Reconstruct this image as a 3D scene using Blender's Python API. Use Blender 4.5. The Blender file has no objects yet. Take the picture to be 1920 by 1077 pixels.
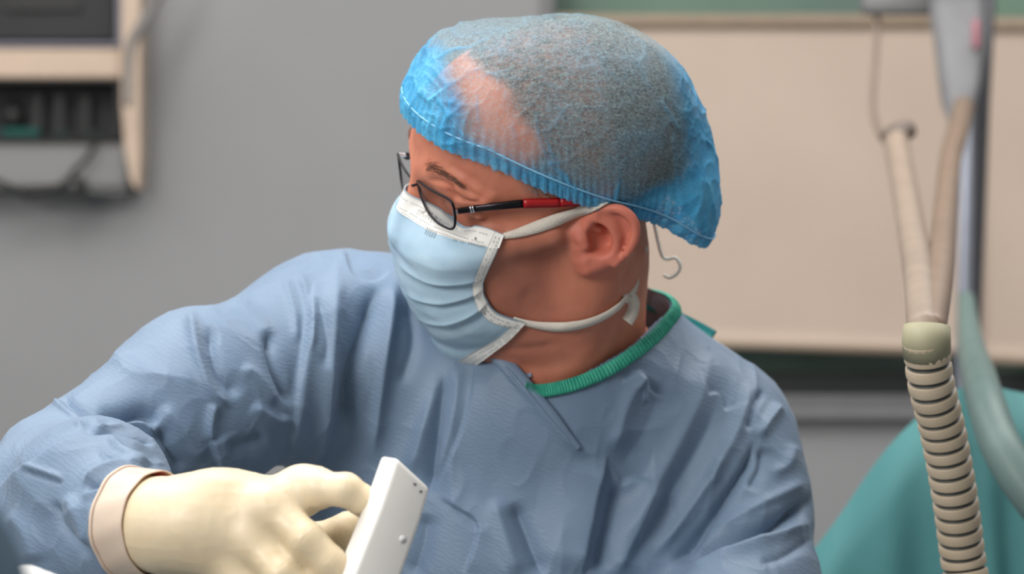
import bpy, bmesh, math, random
import numpy as np
from mathutils import Vector, Matrix, noise as mnoise

# ------------------------------------------------------------------ camera, light, exposure
SC = bpy.context.scene
COL = SC.collection
FPX = 5200.0                       # focal length in pixels of the 1920 px wide frame
CAM = np.array([0.0, -2.0, 1.5])

cam_d = bpy.data.cameras.new('camera')
cam_d.sensor_width = 36.0
cam_d.lens = 36.0 * FPX / 1920.0
cam_d.clip_start = 0.05
cam_d.dof.use_dof = True
cam_d.dof.focus_distance = 1.84
cam_d.dof.aperture_fstop = 5.8
cam_o = bpy.data.objects.new('camera', cam_d)
cam_o.location = CAM
cam_o.rotation_euler = (math.pi / 2, 0, 0)
COL.objects.link(cam_o)
SC.camera = cam_o

SC.view_settings.view_transform = 'Standard'
SC.view_settings.look = 'None'
SC.view_settings.gamma = 1.0
SC.view_settings.use_curve_mapping = False
SC.view_settings.exposure = -0.05

w = bpy.data.worlds.new('room_light')
SC.world = w
w.use_nodes = True
w.node_tree.nodes['Background'].inputs[0].default_value = (0.93, 0.97, 1.0, 1)
w.node_tree.nodes['Background'].inputs[1].default_value = 0.33


def lamp(name, kind, loc, target, energy, size=1.0, size_y=None, color=(1, 1, 1), angle=None, blend=0.5):
    d = bpy.data.lights.new(name, kind)
    d.energy = energy
    d.color = color
    if kind == 'AREA':
        d.shape = 'RECTANGLE'
        d.size = size
        d.size_y = size_y or size
    elif kind == 'SPOT':
        d.spot_size = angle
        d.spot_blend = blend
        d.shadow_soft_size = size
    o = bpy.data.objects.new(name, d)
    o.location = loc
    o.rotation_euler = (Vector(target) - Vector(loc)).to_track_quat('-Z', 'Y').to_euler()
    COL.objects.link(o)
    return o


# ceiling panels of the operating room, an added face fill, and the surgical lamp over the table in front of the surgeon
lamp('ceiling_or_fill_light', 'AREA', (-0.5, -0.3, 2.95), (-0.1, 0.0, 1.4), 34, 1.1, 1.6, (1.0, 0.98, 0.96))
lamp('ceiling_or_fill_light', 'AREA', (1.0, 0.75, 2.96), (0.75, 0.9, 0.9), 27, 1.2, 1.2, (1.0, 0.97, 0.94))
lamp('ceiling_or_fill_light', 'AREA', (-1.2, 0.75, 2.98), (-1.2, 1.5, 0.9), 30, 1.6, 1.6, (1.0, 0.97, 0.94))
lamp('ceiling_or_fill_light', 'AREA', (-1.5, -2.15, 2.4), (0.05, 0.0, 1.4), 43, 0.9, 0.9, (1.0, 0.95, 0.90))  # added fill from front left, below ceiling height, to brighten the face
lamp('surgical_lamp_light', 'SPOT', (0.10, -1.05, 2.35), (-0.035, -0.33, 1.245), 25, 0.12, color=(1.0, 0.95, 0.86), angle=math.radians(13), blend=0.75)


# ------------------------------------------------------------------ helpers
def W(px, py, y):
    """world point seen at pixel (px, py) on the plane of world depth y"""
    d = np.asarray(y, float) + 2.0
    return np.stack([(np.asarray(px, float) - 960) * d / FPX, np.asarray(y, float) + 0 * d, 1.5 + (538.5 - np.asarray(py, float)) * d / FPX], -1)


def to_px(P):
    d = P[:, 1] + 2.0
    return np.stack([960 + FPX * P[:, 0] / d, 538.5 - FPX * (P[:, 2] - 1.5) / d], 1)


def nrm(v):
    v = np.asarray(v, float)
    return v / (np.linalg.norm(v, axis=-1, keepdims=True) + 1e-12)


# ---- distance functions: P is (N, 3)
def sph(P, c, r):
    return np.linalg.norm(P - np.asarray(c, np.float32), axis=1) - r


def ell(P, c, r, R=None):
    q = P - np.asarray(c, np.float32)
    if R is not None:
        q = q @ np.asarray(R, np.float32)        # columns of R are the axes
    r = np.asarray(r, np.float32)
    k0 = np.linalg.norm(q / r, axis=1)
    k1 = np.linalg.norm(q / (r * r), axis=1) + 1e-9
    return k0 * (k0 - 1.0) / k1


def cap(P, a, b, ra, rb):
    a = np.asarray(a, np.float32); b = np.asarray(b, np.float32)
    ab = b - a
    t = np.clip(((P - a) @ ab) / (ab @ ab + 1e-12), 0, 1)
    return np.linalg.norm(P - a - t[:, None] * ab, axis=1) - (ra + (rb - ra) * t)


def smin(a, b, k):
    h = np.maximum(k - np.abs(a - b), 0) / k
    return np.minimum(a, b) - h * h * k * 0.25


def smax(a, b, k):
    return -smin(-a, -b, k)


def chain(P, pts, radii, k=0.0):
    d = None
    for i in range(len(pts) - 1):
        e = cap(P, pts[i], pts[i + 1], radii[i], radii[i + 1])
        d = e if d is None else (smin(d, e, k) if k else np.minimum(d, e))
    return d


def seg2(Q, poly):
    """distance, arclength parameter (0..1) and side (+1/-1) from 2D points Q to polyline poly"""
    poly = np.asarray(poly, float)
    D = np.diff(poly, axis=0)
    L = np.linalg.norm(D, axis=1)
    acc = np.concatenate([[0], np.cumsum(L)])
    sn = np.stack([-D[:, 1], D[:, 0]], 1) / (L[:, None] + 1e-9)
    vn = np.concatenate([sn[:1], sn[:-1] + sn[1:], sn[-1:]])
    best = np.full(len(Q), 1e9); t_b = np.zeros(len(Q)); s_b = np.ones(len(Q))
    for i in range(len(poly) - 1):
        a = poly[i]; ab = D[i]
        q = Q - a
        t = np.clip((q @ ab) / (ab @ ab + 1e-12), 0, 1)
        r = q - t[:, None] * ab
        dd = np.linalg.norm(r, axis=1)
        nn = np.where((t <= 0)[:, None], vn[i], np.where((t >= 1)[:, None], vn[i + 1], sn[i]))
        m = dd < best
        best[m] = dd[m]
        t_b[m] = ((acc[i] + t * L[i]) / acc[-1])[m]
        s_b[m] = np.where((r * nn).sum(1) >= 0, 1.0, -1.0)[m]
    return best, t_b, s_b


def smooth_poly(pts, n=6, closed=False):
    """Catmull-Rom through pts (any dimension)"""
    p = np.asarray(pts, float)
    if closed:
        p = np.concatenate([p[-1:], p, p[:2]])
    else:
        p = np.concatenate([2 * p[:1] - p[1:2], p, 2 * p[-1:] - p[-2:-1]])
    out = []
    for i in range(1, len(p) - 2):
        for j in range(n):
            t = j / n
            out.append(0.5 * ((2 * p[i]) + (-p[i - 1] + p[i + 1]) * t + (2 * p[i - 1] - 5 * p[i] + 4 * p[i + 1] - p[i + 2]) * t * t + (-p[i - 1] + 3 * p[i] - 3 * p[i + 1] + p[i + 2]) * t ** 3))
    if not closed:
        out.append(p[-2])
    return np.array(out)


def poly_sd(Q, poly):
    """signed distance to a closed 2D polygon, negative inside"""
    poly = np.asarray(poly, float)
    n = len(poly)
    d = np.full(len(Q), 1e9); inside = np.zeros(len(Q), bool)
    for i in range(n):
        a = poly[i]; b = poly[(i + 1) % n]
        ab = b - a
        q = Q - a
        t = np.clip((q @ ab) / (ab @ ab + 1e-12), 0, 1)
        d = np.minimum(d, np.linalg.norm(q - t[:, None] * ab, axis=1))
        c = (a[1] > Q[:, 1]) != (b[1] > Q[:, 1])
        x = (b[0] - a[0]) * (Q[:, 1] - a[1]) / (b[1] - a[1] + 1e-12) + a[0]
        inside ^= c & (Q[:, 0] < x)
    return np.where(inside, -d, d)


def surface(f, lo, hi, h, slack=1.6):
    """naive surface nets of the zero set of f over a box, evaluated only in blocks near the surface"""
    lo = np.asarray(lo, float); hi = np.asarray(hi, float)
    B = 8
    nb = np.ceil((hi - lo) / (h * B)).astype(int)
    n = nb * B + 1
    V = np.empty(n, np.float32)
    ci = np.stack(np.meshgrid(*[np.arange(k) for k in nb], indexing='ij'), -1).reshape(-1, 3)
    cc = lo + (ci + 0.5) * B * h
    dc = f(cc.astype(np.float32))
    big = np.repeat(np.repeat(np.repeat(np.where(dc > 0, 1.0, -1.0).reshape(nb).astype(np.float32), B, 0), B, 1), B, 2)
    V[:-1, :-1, :-1] = big
    V[-1] = 1; V[:, -1] = 1; V[:, :, -1] = 1
    near = ci[np.abs(dc) < h * B * 0.87 * slack + h]
    mask = np.zeros(n, bool)
    for b in near:
        s = b * B
        mask[s[0]:s[0] + B + 1, s[1]:s[1] + B + 1, s[2]:s[2] + B + 1] = True
    idx = np.argwhere(mask)
    vals = np.empty(len(idx), np.float32)
    for s in range(0, len(idx), 400000):
        vals[s:s + 400000] = f((lo + idx[s:s + 400000] * h).astype(np.float32))
    V[mask] = vals
    S = V < 0
    nc = n - 1
    corner = [(0, 0, 0), (1, 0, 0), (0, 1, 0), (1, 1, 0), (0, 0, 1), (1, 0, 1), (0, 1, 1), (1, 1, 1)]
    cnt = np.zeros(nc, np.int8)
    for c in corner:
        cnt += S[c[0]:c[0] + nc[0], c[1]:c[1] + nc[1], c[2]:c[2] + nc[2]]
    act = (cnt > 0) & (cnt < 8)
    cell = np.argwhere(act)
    ids = np.full(nc, -1, np.int32)
    ids[act] = np.arange(len(cell))
    acc = np.zeros((len(cell), 3)); num = np.zeros(len(cell))
    vc = [V[cell[:, 0] + c[0], cell[:, 1] + c[1], cell[:, 2] + c[2]] for c in corner]
    for i, j in ((0, 1), (2, 3), (4, 5), (6, 7), (0, 2), (1, 3), (4, 6), (5, 7), (0, 4), (1, 5), (2, 6), (3, 7)):
        a, b = vc[i], vc[j]
        m = (a < 0) != (b < 0)
        t = np.where(m, a / np.where(m, a - b, 1), 0)
        p = np.array(corner[i]) + t[:, None] * (np.array(corner[j]) - np.array(corner[i]))
        acc += p * m[:, None]; num += m
    verts = lo + (cell + acc / num[:, None]) * h
    faces = []
    for ax in range(3):
        u, v = (ax + 1) % 3, (ax + 2) % 3
        sl0 = [slice(1, -1)] * 3; sl1 = [slice(1, -1)] * 3
        sl0[ax] = slice(0, -1); sl1[ax] = slice(1, None)
        a, b = S[tuple(sl0)], S[tuple(sl1)]
        e = np.argwhere(a != b)
        off = np.array([1, 1, 1]); off[ax] = 0
        e = e + off
        flip = S[e[:, 0], e[:, 1], e[:, 2]]
        q = []
        for du, dv in ((0, 0), (1, 0), (1, 1), (0, 1)):
            c = e.copy(); c[:, u] -= du; c[:, v] -= dv
            q.append(ids[c[:, 0], c[:, 1], c[:, 2]])
        q = np.stack(q, 1)
        q[~flip] = q[~flip][:, ::-1]
        faces.append(q)
    F = np.concatenate(faces)
    F = F[(F >= 0).all(1)]
    return verts, F


def grad(f, P, e=4e-4):
    P = P.astype(np.float64)
    g = np.stack([f(P + np.eye(3)[i] * e) - f(P - np.eye(3)[i] * e) for i in range(3)], 1) / (2 * e)
    return g


def project(f, P, it=2):
    for _ in range(it):
        g = grad(f, P)
        d = f(P.astype(np.float64))
        gg = np.maximum((g * g).sum(1), 0.25)
        P = P - g * np.clip(d / gg, -0.004, 0.004)[:, None]
    return P


def subdivide(V, F):
    """split every quad in four"""
    E = np.concatenate([F[:, [0, 1]], F[:, [1, 2]], F[:, [2, 3]], F[:, [3, 0]]])
    Es = np.sort(E, 1)
    key = Es[:, 0].astype(np.int64) * len(V) + Es[:, 1]
    uq, inv = np.unique(key, return_inverse=True)
    em = 0.5 * (V[uq // len(V)] + V[uq % len(V)])
    fc = V[F].mean(1)
    nE = len(uq); nF = len(F)
    ei = inv.reshape(4, nF) + len(V)
    ci = np.arange(nF) + len(V) + nE
    out = np.concatenate([np.stack([F[:, k], ei[k], ci, ei[(k + 3) % 4]], 1) for k in range(4)])
    return np.concatenate([V, em, fc]), out


def vnormals(V, F):
    n = np.cross(V[F[:, 2]] - V[F[:, 0]], V[F[:, 3 if F.shape[1] > 3 else 1]] - V[F[:, 1]]) if F.shape[1] == 4 else np.cross(V[F[:, 1]] - V[F[:, 0]], V[F[:, 2]] - V[F[:, 0]])
    N = np.zeros_like(V)
    for k in range(F.shape[1]):
        np.add.at(N, F[:, k], n)
    return nrm(N)


def relax(V, F, it=1, lam=0.5):
    for _ in range(it):
        acc = np.zeros_like(V); cnt = np.zeros(len(V))
        for k in range(F.shape[1]):
            np.add.at(acc, F[:, k], V[F[:, (k + 1) % F.shape[1]]])
            np.add.at(acc, F[:, (k + 1) % F.shape[1]], V[F[:, k]])
            np.add.at(cnt, F[:, k], 1); np.add.at(cnt, F[:, (k + 1) % F.shape[1]], 1)
        V = V + lam * (acc / np.maximum(cnt, 1)[:, None] - V)
    return V


def largest(V, F):
    """keep only the largest connected shell"""
    lab = np.arange(len(V))
    for _ in range(400):
        m = lab[F].min(1)
        new = lab.copy()
        for k in range(F.shape[1]):
            np.minimum.at(new, F[:, k], m)
        new = new[new]
        if (new == lab).all():
            break
        lab = new
    u, c = np.unique(lab[F[:, 0]], return_counts=True)
    return compact(V, F[lab[F[:, 0]] == u[c.argmax()]])


def compact(V, F, *attrs):
    used = np.unique(F)
    m = np.full(len(V), -1); m[used] = np.arange(len(used))
    r = (V[used], m[F]) + tuple(a[used] for a in attrs)
    return r


def vnoise(P, scale, seed=0.0):
    """smooth value noise, vectorised, about -1..1"""
    Q = np.asarray(P, float) * scale + seed * 17.31
    i = np.floor(Q).astype(np.int64); f = Q - i
    f = f * f * (3 - 2 * f)
    out = np.zeros(len(Q))

    def hsh(x, y, z):
        n = (x * 73856093) ^ (y * 19349663) ^ (z * 83492791)
        n = (n ^ (n >> 13)) * 1274126177 & 0x7fffffff
        n = (n ^ (n >> 16)) & 0xffff
        return n / 32767.5 - 1
    for a in (0, 1):
        for b in (0, 1):
            for c in (0, 1):
                out += hsh(i[:, 0] + a, i[:, 1] + b, i[:, 2] + c) * (f[:, 0] if a else 1 - f[:, 0]) * (f[:, 1] if b else 1 - f[:, 1]) * (f[:, 2] if c else 1 - f[:, 2])
    return out


def add_mesh(name, V, F, mat, parent=None, smooth=True, attrs=None, colors=None):
    me = bpy.data.meshes.new(name)
    F = np.asarray(F) if not isinstance(F, list) else F
    if isinstance(F, np.ndarray):
        me.vertices.add(len(V)); me.vertices.foreach_set('co', np.asarray(V, np.float32).ravel())
        k = F.shape[1]
        me.loops.add(F.size); me.loops.foreach_set('vertex_index', F.ravel().astype(np.int32))
        me.polygons.add(len(F)); me.polygons.foreach_set('loop_start', np.arange(0, F.size, k, dtype=np.int32))
        me.update(calc_edges=True)
        me.validate()
    else:
        me.from_pydata([tuple(v) for v in V], [], F)
    if smooth:
        me.polygons.foreach_set('use_smooth', [True] * len(me.polygons))
    for k, v in (attrs or {}).items():
        a = me.attributes.new(k, 'FLOAT', 'POINT'); a.data.foreach_set('value', np.asarray(v, np.float32))
    if mat is not None:
        me.materials.append(mat)
    o = bpy.data.objects.new(name, me)
    COL.objects.link(o)
    if parent is not None:
        o.parent = parent
    return o


def empty(name, loc=(0, 0, 0)):
    o = bpy.data.objects.new(name, None)
    o.location = loc
    o.empty_display_size = 0.05
    COL.objects.link(o)
    return o


def parent_keep(o, p):
    """parent an object whose mesh is in world coordinates"""
    o.parent = p
    o.matrix_parent_inverse = Matrix.Translation(p.location).inverted()


def tag(o, label=None, cat=None, group=None, kind=None):
    if label: o['label'] = label
    if cat: o['category'] = cat
    if group: o['group'] = group
    if kind: o['kind'] = kind
    return o


def frames(pts):
    """parallel-transport frames along a curve"""
    pts = np.asarray(pts, float)
    T = nrm(np.gradient(pts, axis=0))
    n = np.cross(T[0], [0.3, 0.5, 0.8]); n = n / np.linalg.norm(n)
    N = [n]
    for i in range(1, len(pts)):
        n = N[-1] - T[i] * (N[-1] @ T[i]); N.append(n / np.linalg.norm(n))
    N = np.array(N)
    return T, N, np.cross(T, N)


def tube(pts, r, seg=8, caps=True, closed=False):
    """r: scalar or per-point radii -> V, F(list)"""
    pts = np.asarray(pts, float); n = len(pts)
    r = np.broadcast_to(np.asarray(r, float), (n,))
    T, N, Bn = frames(pts)
    a = np.arange(seg) * 2 * np.pi / seg
    V = pts[:, None] + r[:, None, None] * (np.cos(a)[None, :, None] * N[:, None] + np.sin(a)[None, :, None] * Bn[:, None])
    V = V.reshape(-1, 3)
    F = [(i * seg + j, i * seg + (j + 1) % seg, ((i + 1) % n) * seg + (j + 1) % seg, ((i + 1) % n) * seg + j) for i in range(n if closed else n - 1) for j in range(seg)]
    if caps and not closed:
        F.append(tuple(range(seg))[::-1]); F.append(tuple((n - 1) * seg + j for j in range(seg)))
    return V, F


def join(parts):
    V = []; F = []; o = 0
    for v, f in parts:
        V.append(np.asarray(v, float)); F += [tuple(int(i) + o for i in q) for q in f]; o += len(v)
    return np.concatenate(V), F


def grid_faces(nu, nv, wrap_u=False):
    F = []
    for i in range(nu if wrap_u else nu - 1):
        for j in range(nv - 1):
            F.append((i * nv + j, ((i + 1) % nu) * nv + j, ((i + 1) % nu) * nv + j + 1, i * nv + j + 1))
    return F


def ribbon(pts, nrm_dirs, width, thick=0.0006, prof=None):
    """flat band: pts centre line, nrm_dirs surface normal per point -> closed thin box strip"""
    pts = np.asarray(pts, float); n = len(pts)
    T = nrm(np.gradient(pts, axis=0))
    N = nrm(np.broadcast_to(np.asarray(nrm_dirs, float), pts.shape))
    B = nrm(np.cross(T, N)); N = nrm(np.cross(B, T))
    wd = np.broadcast_to(np.asarray(width, float), (n,))[:, None] / 2
    prof = prof or [(-1, 0), (1, 0), (1, 1), (-1, 1)]
    V = np.stack([pts + B * wd * a + N * (thick * b) for a, b in prof], 1).reshape(-1, 3)
    k = len(prof)
    F = [(i * k + j, i * k + (j + 1) % k, (i + 1) * k + (j + 1) % k, (i + 1) * k + j) for i in range(n - 1) for j in range(k)]
    F.append(tuple(range(k))[::-1]); F.append(tuple((n - 1) * k + j for j in range(k)))
    return V, F


def box(c, s, R=None, bevel=0.0, seg=2):
    """bevelled box -> V, F"""
    bm = bmesh.new()
    bmesh.ops.create_cube(bm, size=1.0)
    for v in bm.verts:
        v.co = Vector((v.co.x * s[0], v.co.y * s[1], v.co.z * s[2]))
    if bevel:
        bmesh.ops.bevel(bm, geom=list(bm.edges), offset=bevel, segments=seg, affect='EDGES', profile=0.5)
    bm.verts.ensure_lookup_table()
    V = np.array([v.co[:] for v in bm.verts]); F = [tuple(v.index for v in f.verts) for f in bm.faces]
    bm.free()
    if R is not None:
        V = V @ np.asarray(R).T
    return V + np.asarray(c, float), F


# ------------------------------------------------------------------ materials
def new_mat(name):
    m = bpy.data.materials.new(name)
    m.use_nodes = True
    nt = m.node_tree
    return m, nt, nt.nodes['Principled BSDF']


def lin(r, g, b):
    f = lambda c: (c / 255 / 12.92) if c <= 10 else (((c / 255) + 0.055) / 1.055) ** 2.4
    return (f(r), f(g), f(b), 1)


def N(nt, t, **kw):
    n = nt.nodes.new(t)
    for k, v in kw.items():
        if k.startswith('i_'):
            n.inputs[k[2:].replace('_', ' ')].default_value = v
        else:
            setattr(n, k, v)
    return n


def noise_mix(nt, c1, c2, scale, detail=4, lo=0.35, hi=0.65, coords='Object', stretch=None):
    tc = N(nt, 'ShaderNodeTexCoord')
    src = tc.outputs[coords]
    if stretch:
        mp = N(nt, 'ShaderNodeMapping'); mp.inputs['Scale'].default_value = stretch[:3]
        if len(stretch) > 3: mp.inputs['Rotation'].default_value = stretch[3]
        nt.links.new(src, mp.inputs['Vector']); src = mp.outputs[0]
    nz = N(nt, 'ShaderNodeTexNoise'); nz.inputs['Scale'].default_value = scale; nz.inputs['Detail'].default_value = detail
    nt.links.new(src, nz.inputs['Vector'])
    cr = N(nt, 'ShaderNodeValToRGB')
    cr.color_ramp.elements[0].position = lo; cr.color_ramp.elements[1].position = hi
    cr.color_ramp.elements[0].color = c1; cr.color_ramp.elements[1].color = c2
    nt.links.new(nz.outputs['Fac'], cr.inputs[0])
    return cr.outputs[0], nz.outputs['Fac'], src


def bump(nt, bsdf, height, strength, dist):
    b = N(nt, 'ShaderNodeBump'); b.inputs['Strength'].default_value = strength; b.inputs['Distance'].default_value = dist
    nt.links.new(height, b.inputs['Height'])
    if bsdf.inputs['Normal'].is_linked:
        nt.links.new(bsdf.inputs['Normal'].links[0].from_socket, b.inputs['Normal'])
    nt.links.new(b.outputs[0], bsdf.inputs['Normal'])


def plain(name, c, rough=0.5, metal=0.0, var=0.06, scale=30, bump_s=0.0, bump_scale=200, bump_d=0.001, coat=0.0, sss=0.0):
    m, nt, b = new_mat(name)
    c = tuple(c)
    c2 = tuple(min(1, v * (1 + var)) for v in c[:3]) + (1,)
    c1 = tuple(v * (1 - var) for v in c[:3]) + (1,)
    col, fac, src = noise_mix(nt, c1, c2, scale)
    nt.links.new(col, b.inputs['Base Color'])
    b.inputs['Roughness'].default_value = rough
    b.inputs['Metallic'].default_value = metal
    if coat:
        b.inputs['Coat Weight'].default_value = coat
    if sss:
        b.inputs['Subsurface Weight'].default_value = sss
        b.inputs['Subsurface Scale'].default_value = 0.004
    if bump_s:
        nz = N(nt, 'ShaderNodeTexNoise'); nz.inputs['Scale'].default_value = bump_scale; nz.inputs['Detail'].default_value = 3
        nt.links.new(src, nz.inputs['Vector'])
        bump(nt, b, nz.outputs['Fac'], bump_s, bump_d)
    return m
# ------------------------------------------------------------------ the room behind
def struct(name, V, F, mat, parent=None, smooth=False):
    o = add_mesh(name, V, F, mat, None, smooth)
    if parent is not None: o.parent = parent
    else: o['kind'] = 'structure'
    return o


YW = 2.30                                    # face of the far wall
m_wall = plain('grey_wall_paint', lin(142, 142, 143), 0.7, var=0.03, scale=3, bump_s=0.05, bump_scale=150)
m_floor = plain('grey_vinyl_floor', lin(120, 126, 130), 0.35, var=0.05, scale=8)
m_ceil = plain('white_ceiling', lin(225, 225, 222), 0.8, var=0.02, scale=3)
ww, wh = 4.2, 3.0


def slab(x0, x1, y0, y1, z0, z1, bev=0.0):
    return box(((x0 + x1) / 2, (y0 + y1) / 2, (z0 + z1) / 2), (x1 - x0, y1 - y0, z1 - z0), None, bev)


def bx(px0, px1, py0, py1, y, depth, bev=0.004):
    """box whose front face spans the given pixels at depth y"""
    a = W(px0, py1, y); c = W(px1, py0, y)
    return slab(a[0], c[0], y, y + depth, a[2], c[2], bev)


# wall with a long opening for the window behind the two blinds
w0 = W(1025, 745, YW); w1 = W(2350, -260, YW)
struct('wall_back', *join([slab(-2.1, w0[0], YW, YW + 0.15, 0, 3.0), slab(w1[0], 2.1, YW, YW + 0.15, 0, 3.0), slab(w0[0], w1[0], YW, YW + 0.15, 0, w0[2]), slab(w0[0], w1[0], YW, YW + 0.15, w1[2], 3.0)]), m_wall)
struct('wall_left', *slab(-2.25, -2.1, -3.2, YW + 0.15, 0, 3.0), m_wall)
struct('wall_right', *slab(2.1, 2.25, -3.2, YW + 0.15, 0, 3.0), m_wall)
struct('floor', *slab(-2.25, 2.25, -3.2, YW + 0.15, -0.1, 0), m_floor)
m_sill = plain('grey_sill', lin(112, 112, 113), 0.5, var=0.03)
m_frame_w = plain('dark_grey_window_frame', lin(70, 72, 74), 0.5, var=0.05)
m_glass_w, nt, b = new_mat('dark_window_glass')
col, fac, src = noise_mix(nt, lin(104, 124, 116), lin(122, 148, 128), 2.2, 3, 0.35, 0.65)
nt.links.new(col, b.inputs['Base Color']); b.inputs['Roughness'].default_value = 0.15
win = struct('window_1', *join([bx(1015, 2360, 742, 768, YW - 0.02, 0.10), bx(1015, 1040, -260, 745, YW - 0.01, 0.08), bx(2335, 2360, -260, 745, YW - 0.01, 0.08), bx(1015, 2360, -285, -255, YW - 0.01, 0.08)]), m_sill)
pane = struct('window_pane', *bx(1030, 2345, -258, 744, YW + 0.10, 0.01, 0.0), m_glass_w, win)
rail = struct('window_frame', *bx(1340, 2345, 700, 744, YW + 0.04, 0.04), m_frame_w, win)
mull = struct('window_mullion', *bx(1745, 1775, -258, 744, YW + 0.05, 0.03), m_frame_w, win)
m_ledge = plain('pale_ledge', lin(160, 160, 160), 0.6, var=0.02)
struct('trim_1', *bx(1440, 2360, 768, 786, YW - 0.03, 0.05), plain('mid_grey_trim', lin(124, 124, 125), 0.6, var=0.03))

# roller blinds
m_blind, nt, b = new_mat('beige_blind_fabric')
col, fac, src = noise_mix(nt, lin(186, 168, 153), lin(196, 178, 163), 3, 3, 0.3, 0.7)
nt.links.new(col, b.inputs['Base Color']); b.inputs['Roughness'].default_value = 0.85
wv = N(nt, 'ShaderNodeTexWave'); wv.inputs['Scale'].default_value = 160; wv.bands_direction = 'Z'
nt.links.new(src, wv.inputs['Vector']); bump(nt, b, wv.outputs['Fac'], 0.1, 0.0006)
m_hembar = plain('brown_hem_bar', lin(160, 142, 124), 0.5, var=0.03)
m_cass = plain('tan_cassette', lin(150, 132, 112), 0.5, var=0.04)


def blind(px0, px1, top, bot0, bot1, y, label):
    e = empty('roller_blind', W((px0 + px1) / 2, top, y))
    nx, nz = 24, 20
    xs = np.linspace(px0, px1, nx)
    V = []
    for i, x in enumerate(xs):
        bt = bot0 + (bot1 - bot0) * i / (nx - 1)
        for j in range(nz):
            p = W(x, top + (bt - top) * j / (nz - 1), y)
            p[1] += 0.006 * math.sin(i * 0.55) * j / nz
            V.append(p)
    V = np.array(V); Q = V + [0, 0.002, 0]
    F = grid_faces(nx, nz)
    n = len(V)
    rim = [i * nz for i in range(nx)] + [(nx - 1) * nz + j for j in range(1, nz)] + [i * nz + nz - 1 for i in range(nx - 2, -1, -1)] + [j for j in range(nz - 2, 0, -1)]
    F = F + [tuple(k + n for k in f[::-1]) for f in F] + [(rim[i], rim[(i + 1) % len(rim)], rim[(i + 1) % len(rim)] + n, rim[i] + n) for i in range(len(rim))]
    parent_keep(add_mesh('blind_fabric', np.concatenate([V, Q]), F, m_blind), e)
    a = W(px0, bot0, y); c = W(px1, bot1, y)
    V1, F1 = ribbon(np.array([a, a * 0.5 + c * 0.5, c]) + [0, -0.004, 0], [0, -1, 0], 0.012, 0.008, prof=[(-1, -1), (1, -1), (1, 1), (-1, 1)])
    parent_keep(add_mesh('hem_bar', V1, F1, m_hembar), e)
    parent_keep(add_mesh('cassette', *bx(px0 - 4, px1 + 4, top - 8, top + 16, y - 0.012, 0.04, 0.006), m_cass), e)
    tag(e, label, 'blind', 'roller blinds over the back window')


blind(1046, 1812, 34, 632, 662, YW - 0.06, "wide beige roller blind on the back window, beside the surgeon's head")
blind(1838, 2330, 40, 672, 690, YW - 0.07, 'beige roller blind right of the dark post, hanging a little lower')

# ------------------------------------------------------------------ equipment tower on the left
m_cream = plain('cream_housing', lin(192, 170, 150), 0.5, var=0.03)
m_dark = plain('dark_grey_screen', lin(38, 38, 39), 0.7, var=0.1, scale=6)
m_black = plain('black_plastic', lin(16, 16, 17), 0.5)
m_blue_rim = plain('bluish_grey_rim', lin(112, 112, 124), 0.4)
m_panel = plain('pale_grey_panel', lin(128, 128, 127), 0.6, var=0.03)
YT = 2.22
tw = empty('equipment_unit', np.array([-0.84, YT + 0.05, 1.5]))


def tpart(name, V, F, m, label=None, parent=None):
    o = add_mesh(name, V, F, m, None, False)
    if parent is None: parent_keep(o, tw)
    else: o.parent = parent
    if label: o['label'] = label
    return o


# side column tapering away at its foot
col_px = [(228, -120), (262, -120), (262, 300), (257, 356), (246, 340), (234, 280), (228, 200)]
fr_ = np.array([W(a, c, YT - 0.01) for a, c in col_px]); bk_ = fr_ + [0, 0.085, 0]
n = len(fr_)
tpart('side_column', np.concatenate([fr_, bk_]), [tuple(range(n))[::-1], tuple(range(n, 2 * n))] + [(i, (i + 1) % n, (i + 1) % n + n, i + n) for i in range(n)], m_cream)
tpart('crossbar', *bx(-300, 228, 88, 148, YT, 0.08, 0.006), m_cream, 'cream shelf between the two bays')
tpart('lower_panel', *bx(-300, 240, 262, 356, YT + 0.012, 0.068, 0.01), m_panel, 'pale grey lower panel')
tpart('top_panel', *bx(-300, 228, -125, -100, YT, 0.08), m_panel)
scr = tpart('monitor', *bx(-300, 218, -100, 78, YT + 0.015, 0.05, 0.006), m_dark, 'dark monitor screen in the upper bay')
tpart('monitor_rim', *join([bx(218, 228, -120, 88, YT - 0.005, 0.05, 0.002), bx(-300, 219, 80, 88, YT - 0.0045, 0.05, 0.002)]), m_blue_rim, None, scr)
tpart('display_bar', *bx(8, 150, 4, 18, YT + 0.008, 0.01, 0.001), m_black, 'black bar on the screen', scr)
bay = tpart('bay_lining', *join([bx(-300, 226, 148, 262, YT + 0.066, 0.01, 0), bx(-300, 226, 148, 153, YT + 0.0, 0.066, 0), bx(218, 226, 148, 262, YT, 0.066, 0), bx(-300, 226, 257, 262, YT, 0.066, 0)]), m_dark, 'dark lining of the lower bay')
tag(tw, 'cream and grey wall-mounted equipment unit with two dark bays at far left', 'equipment')
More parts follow.
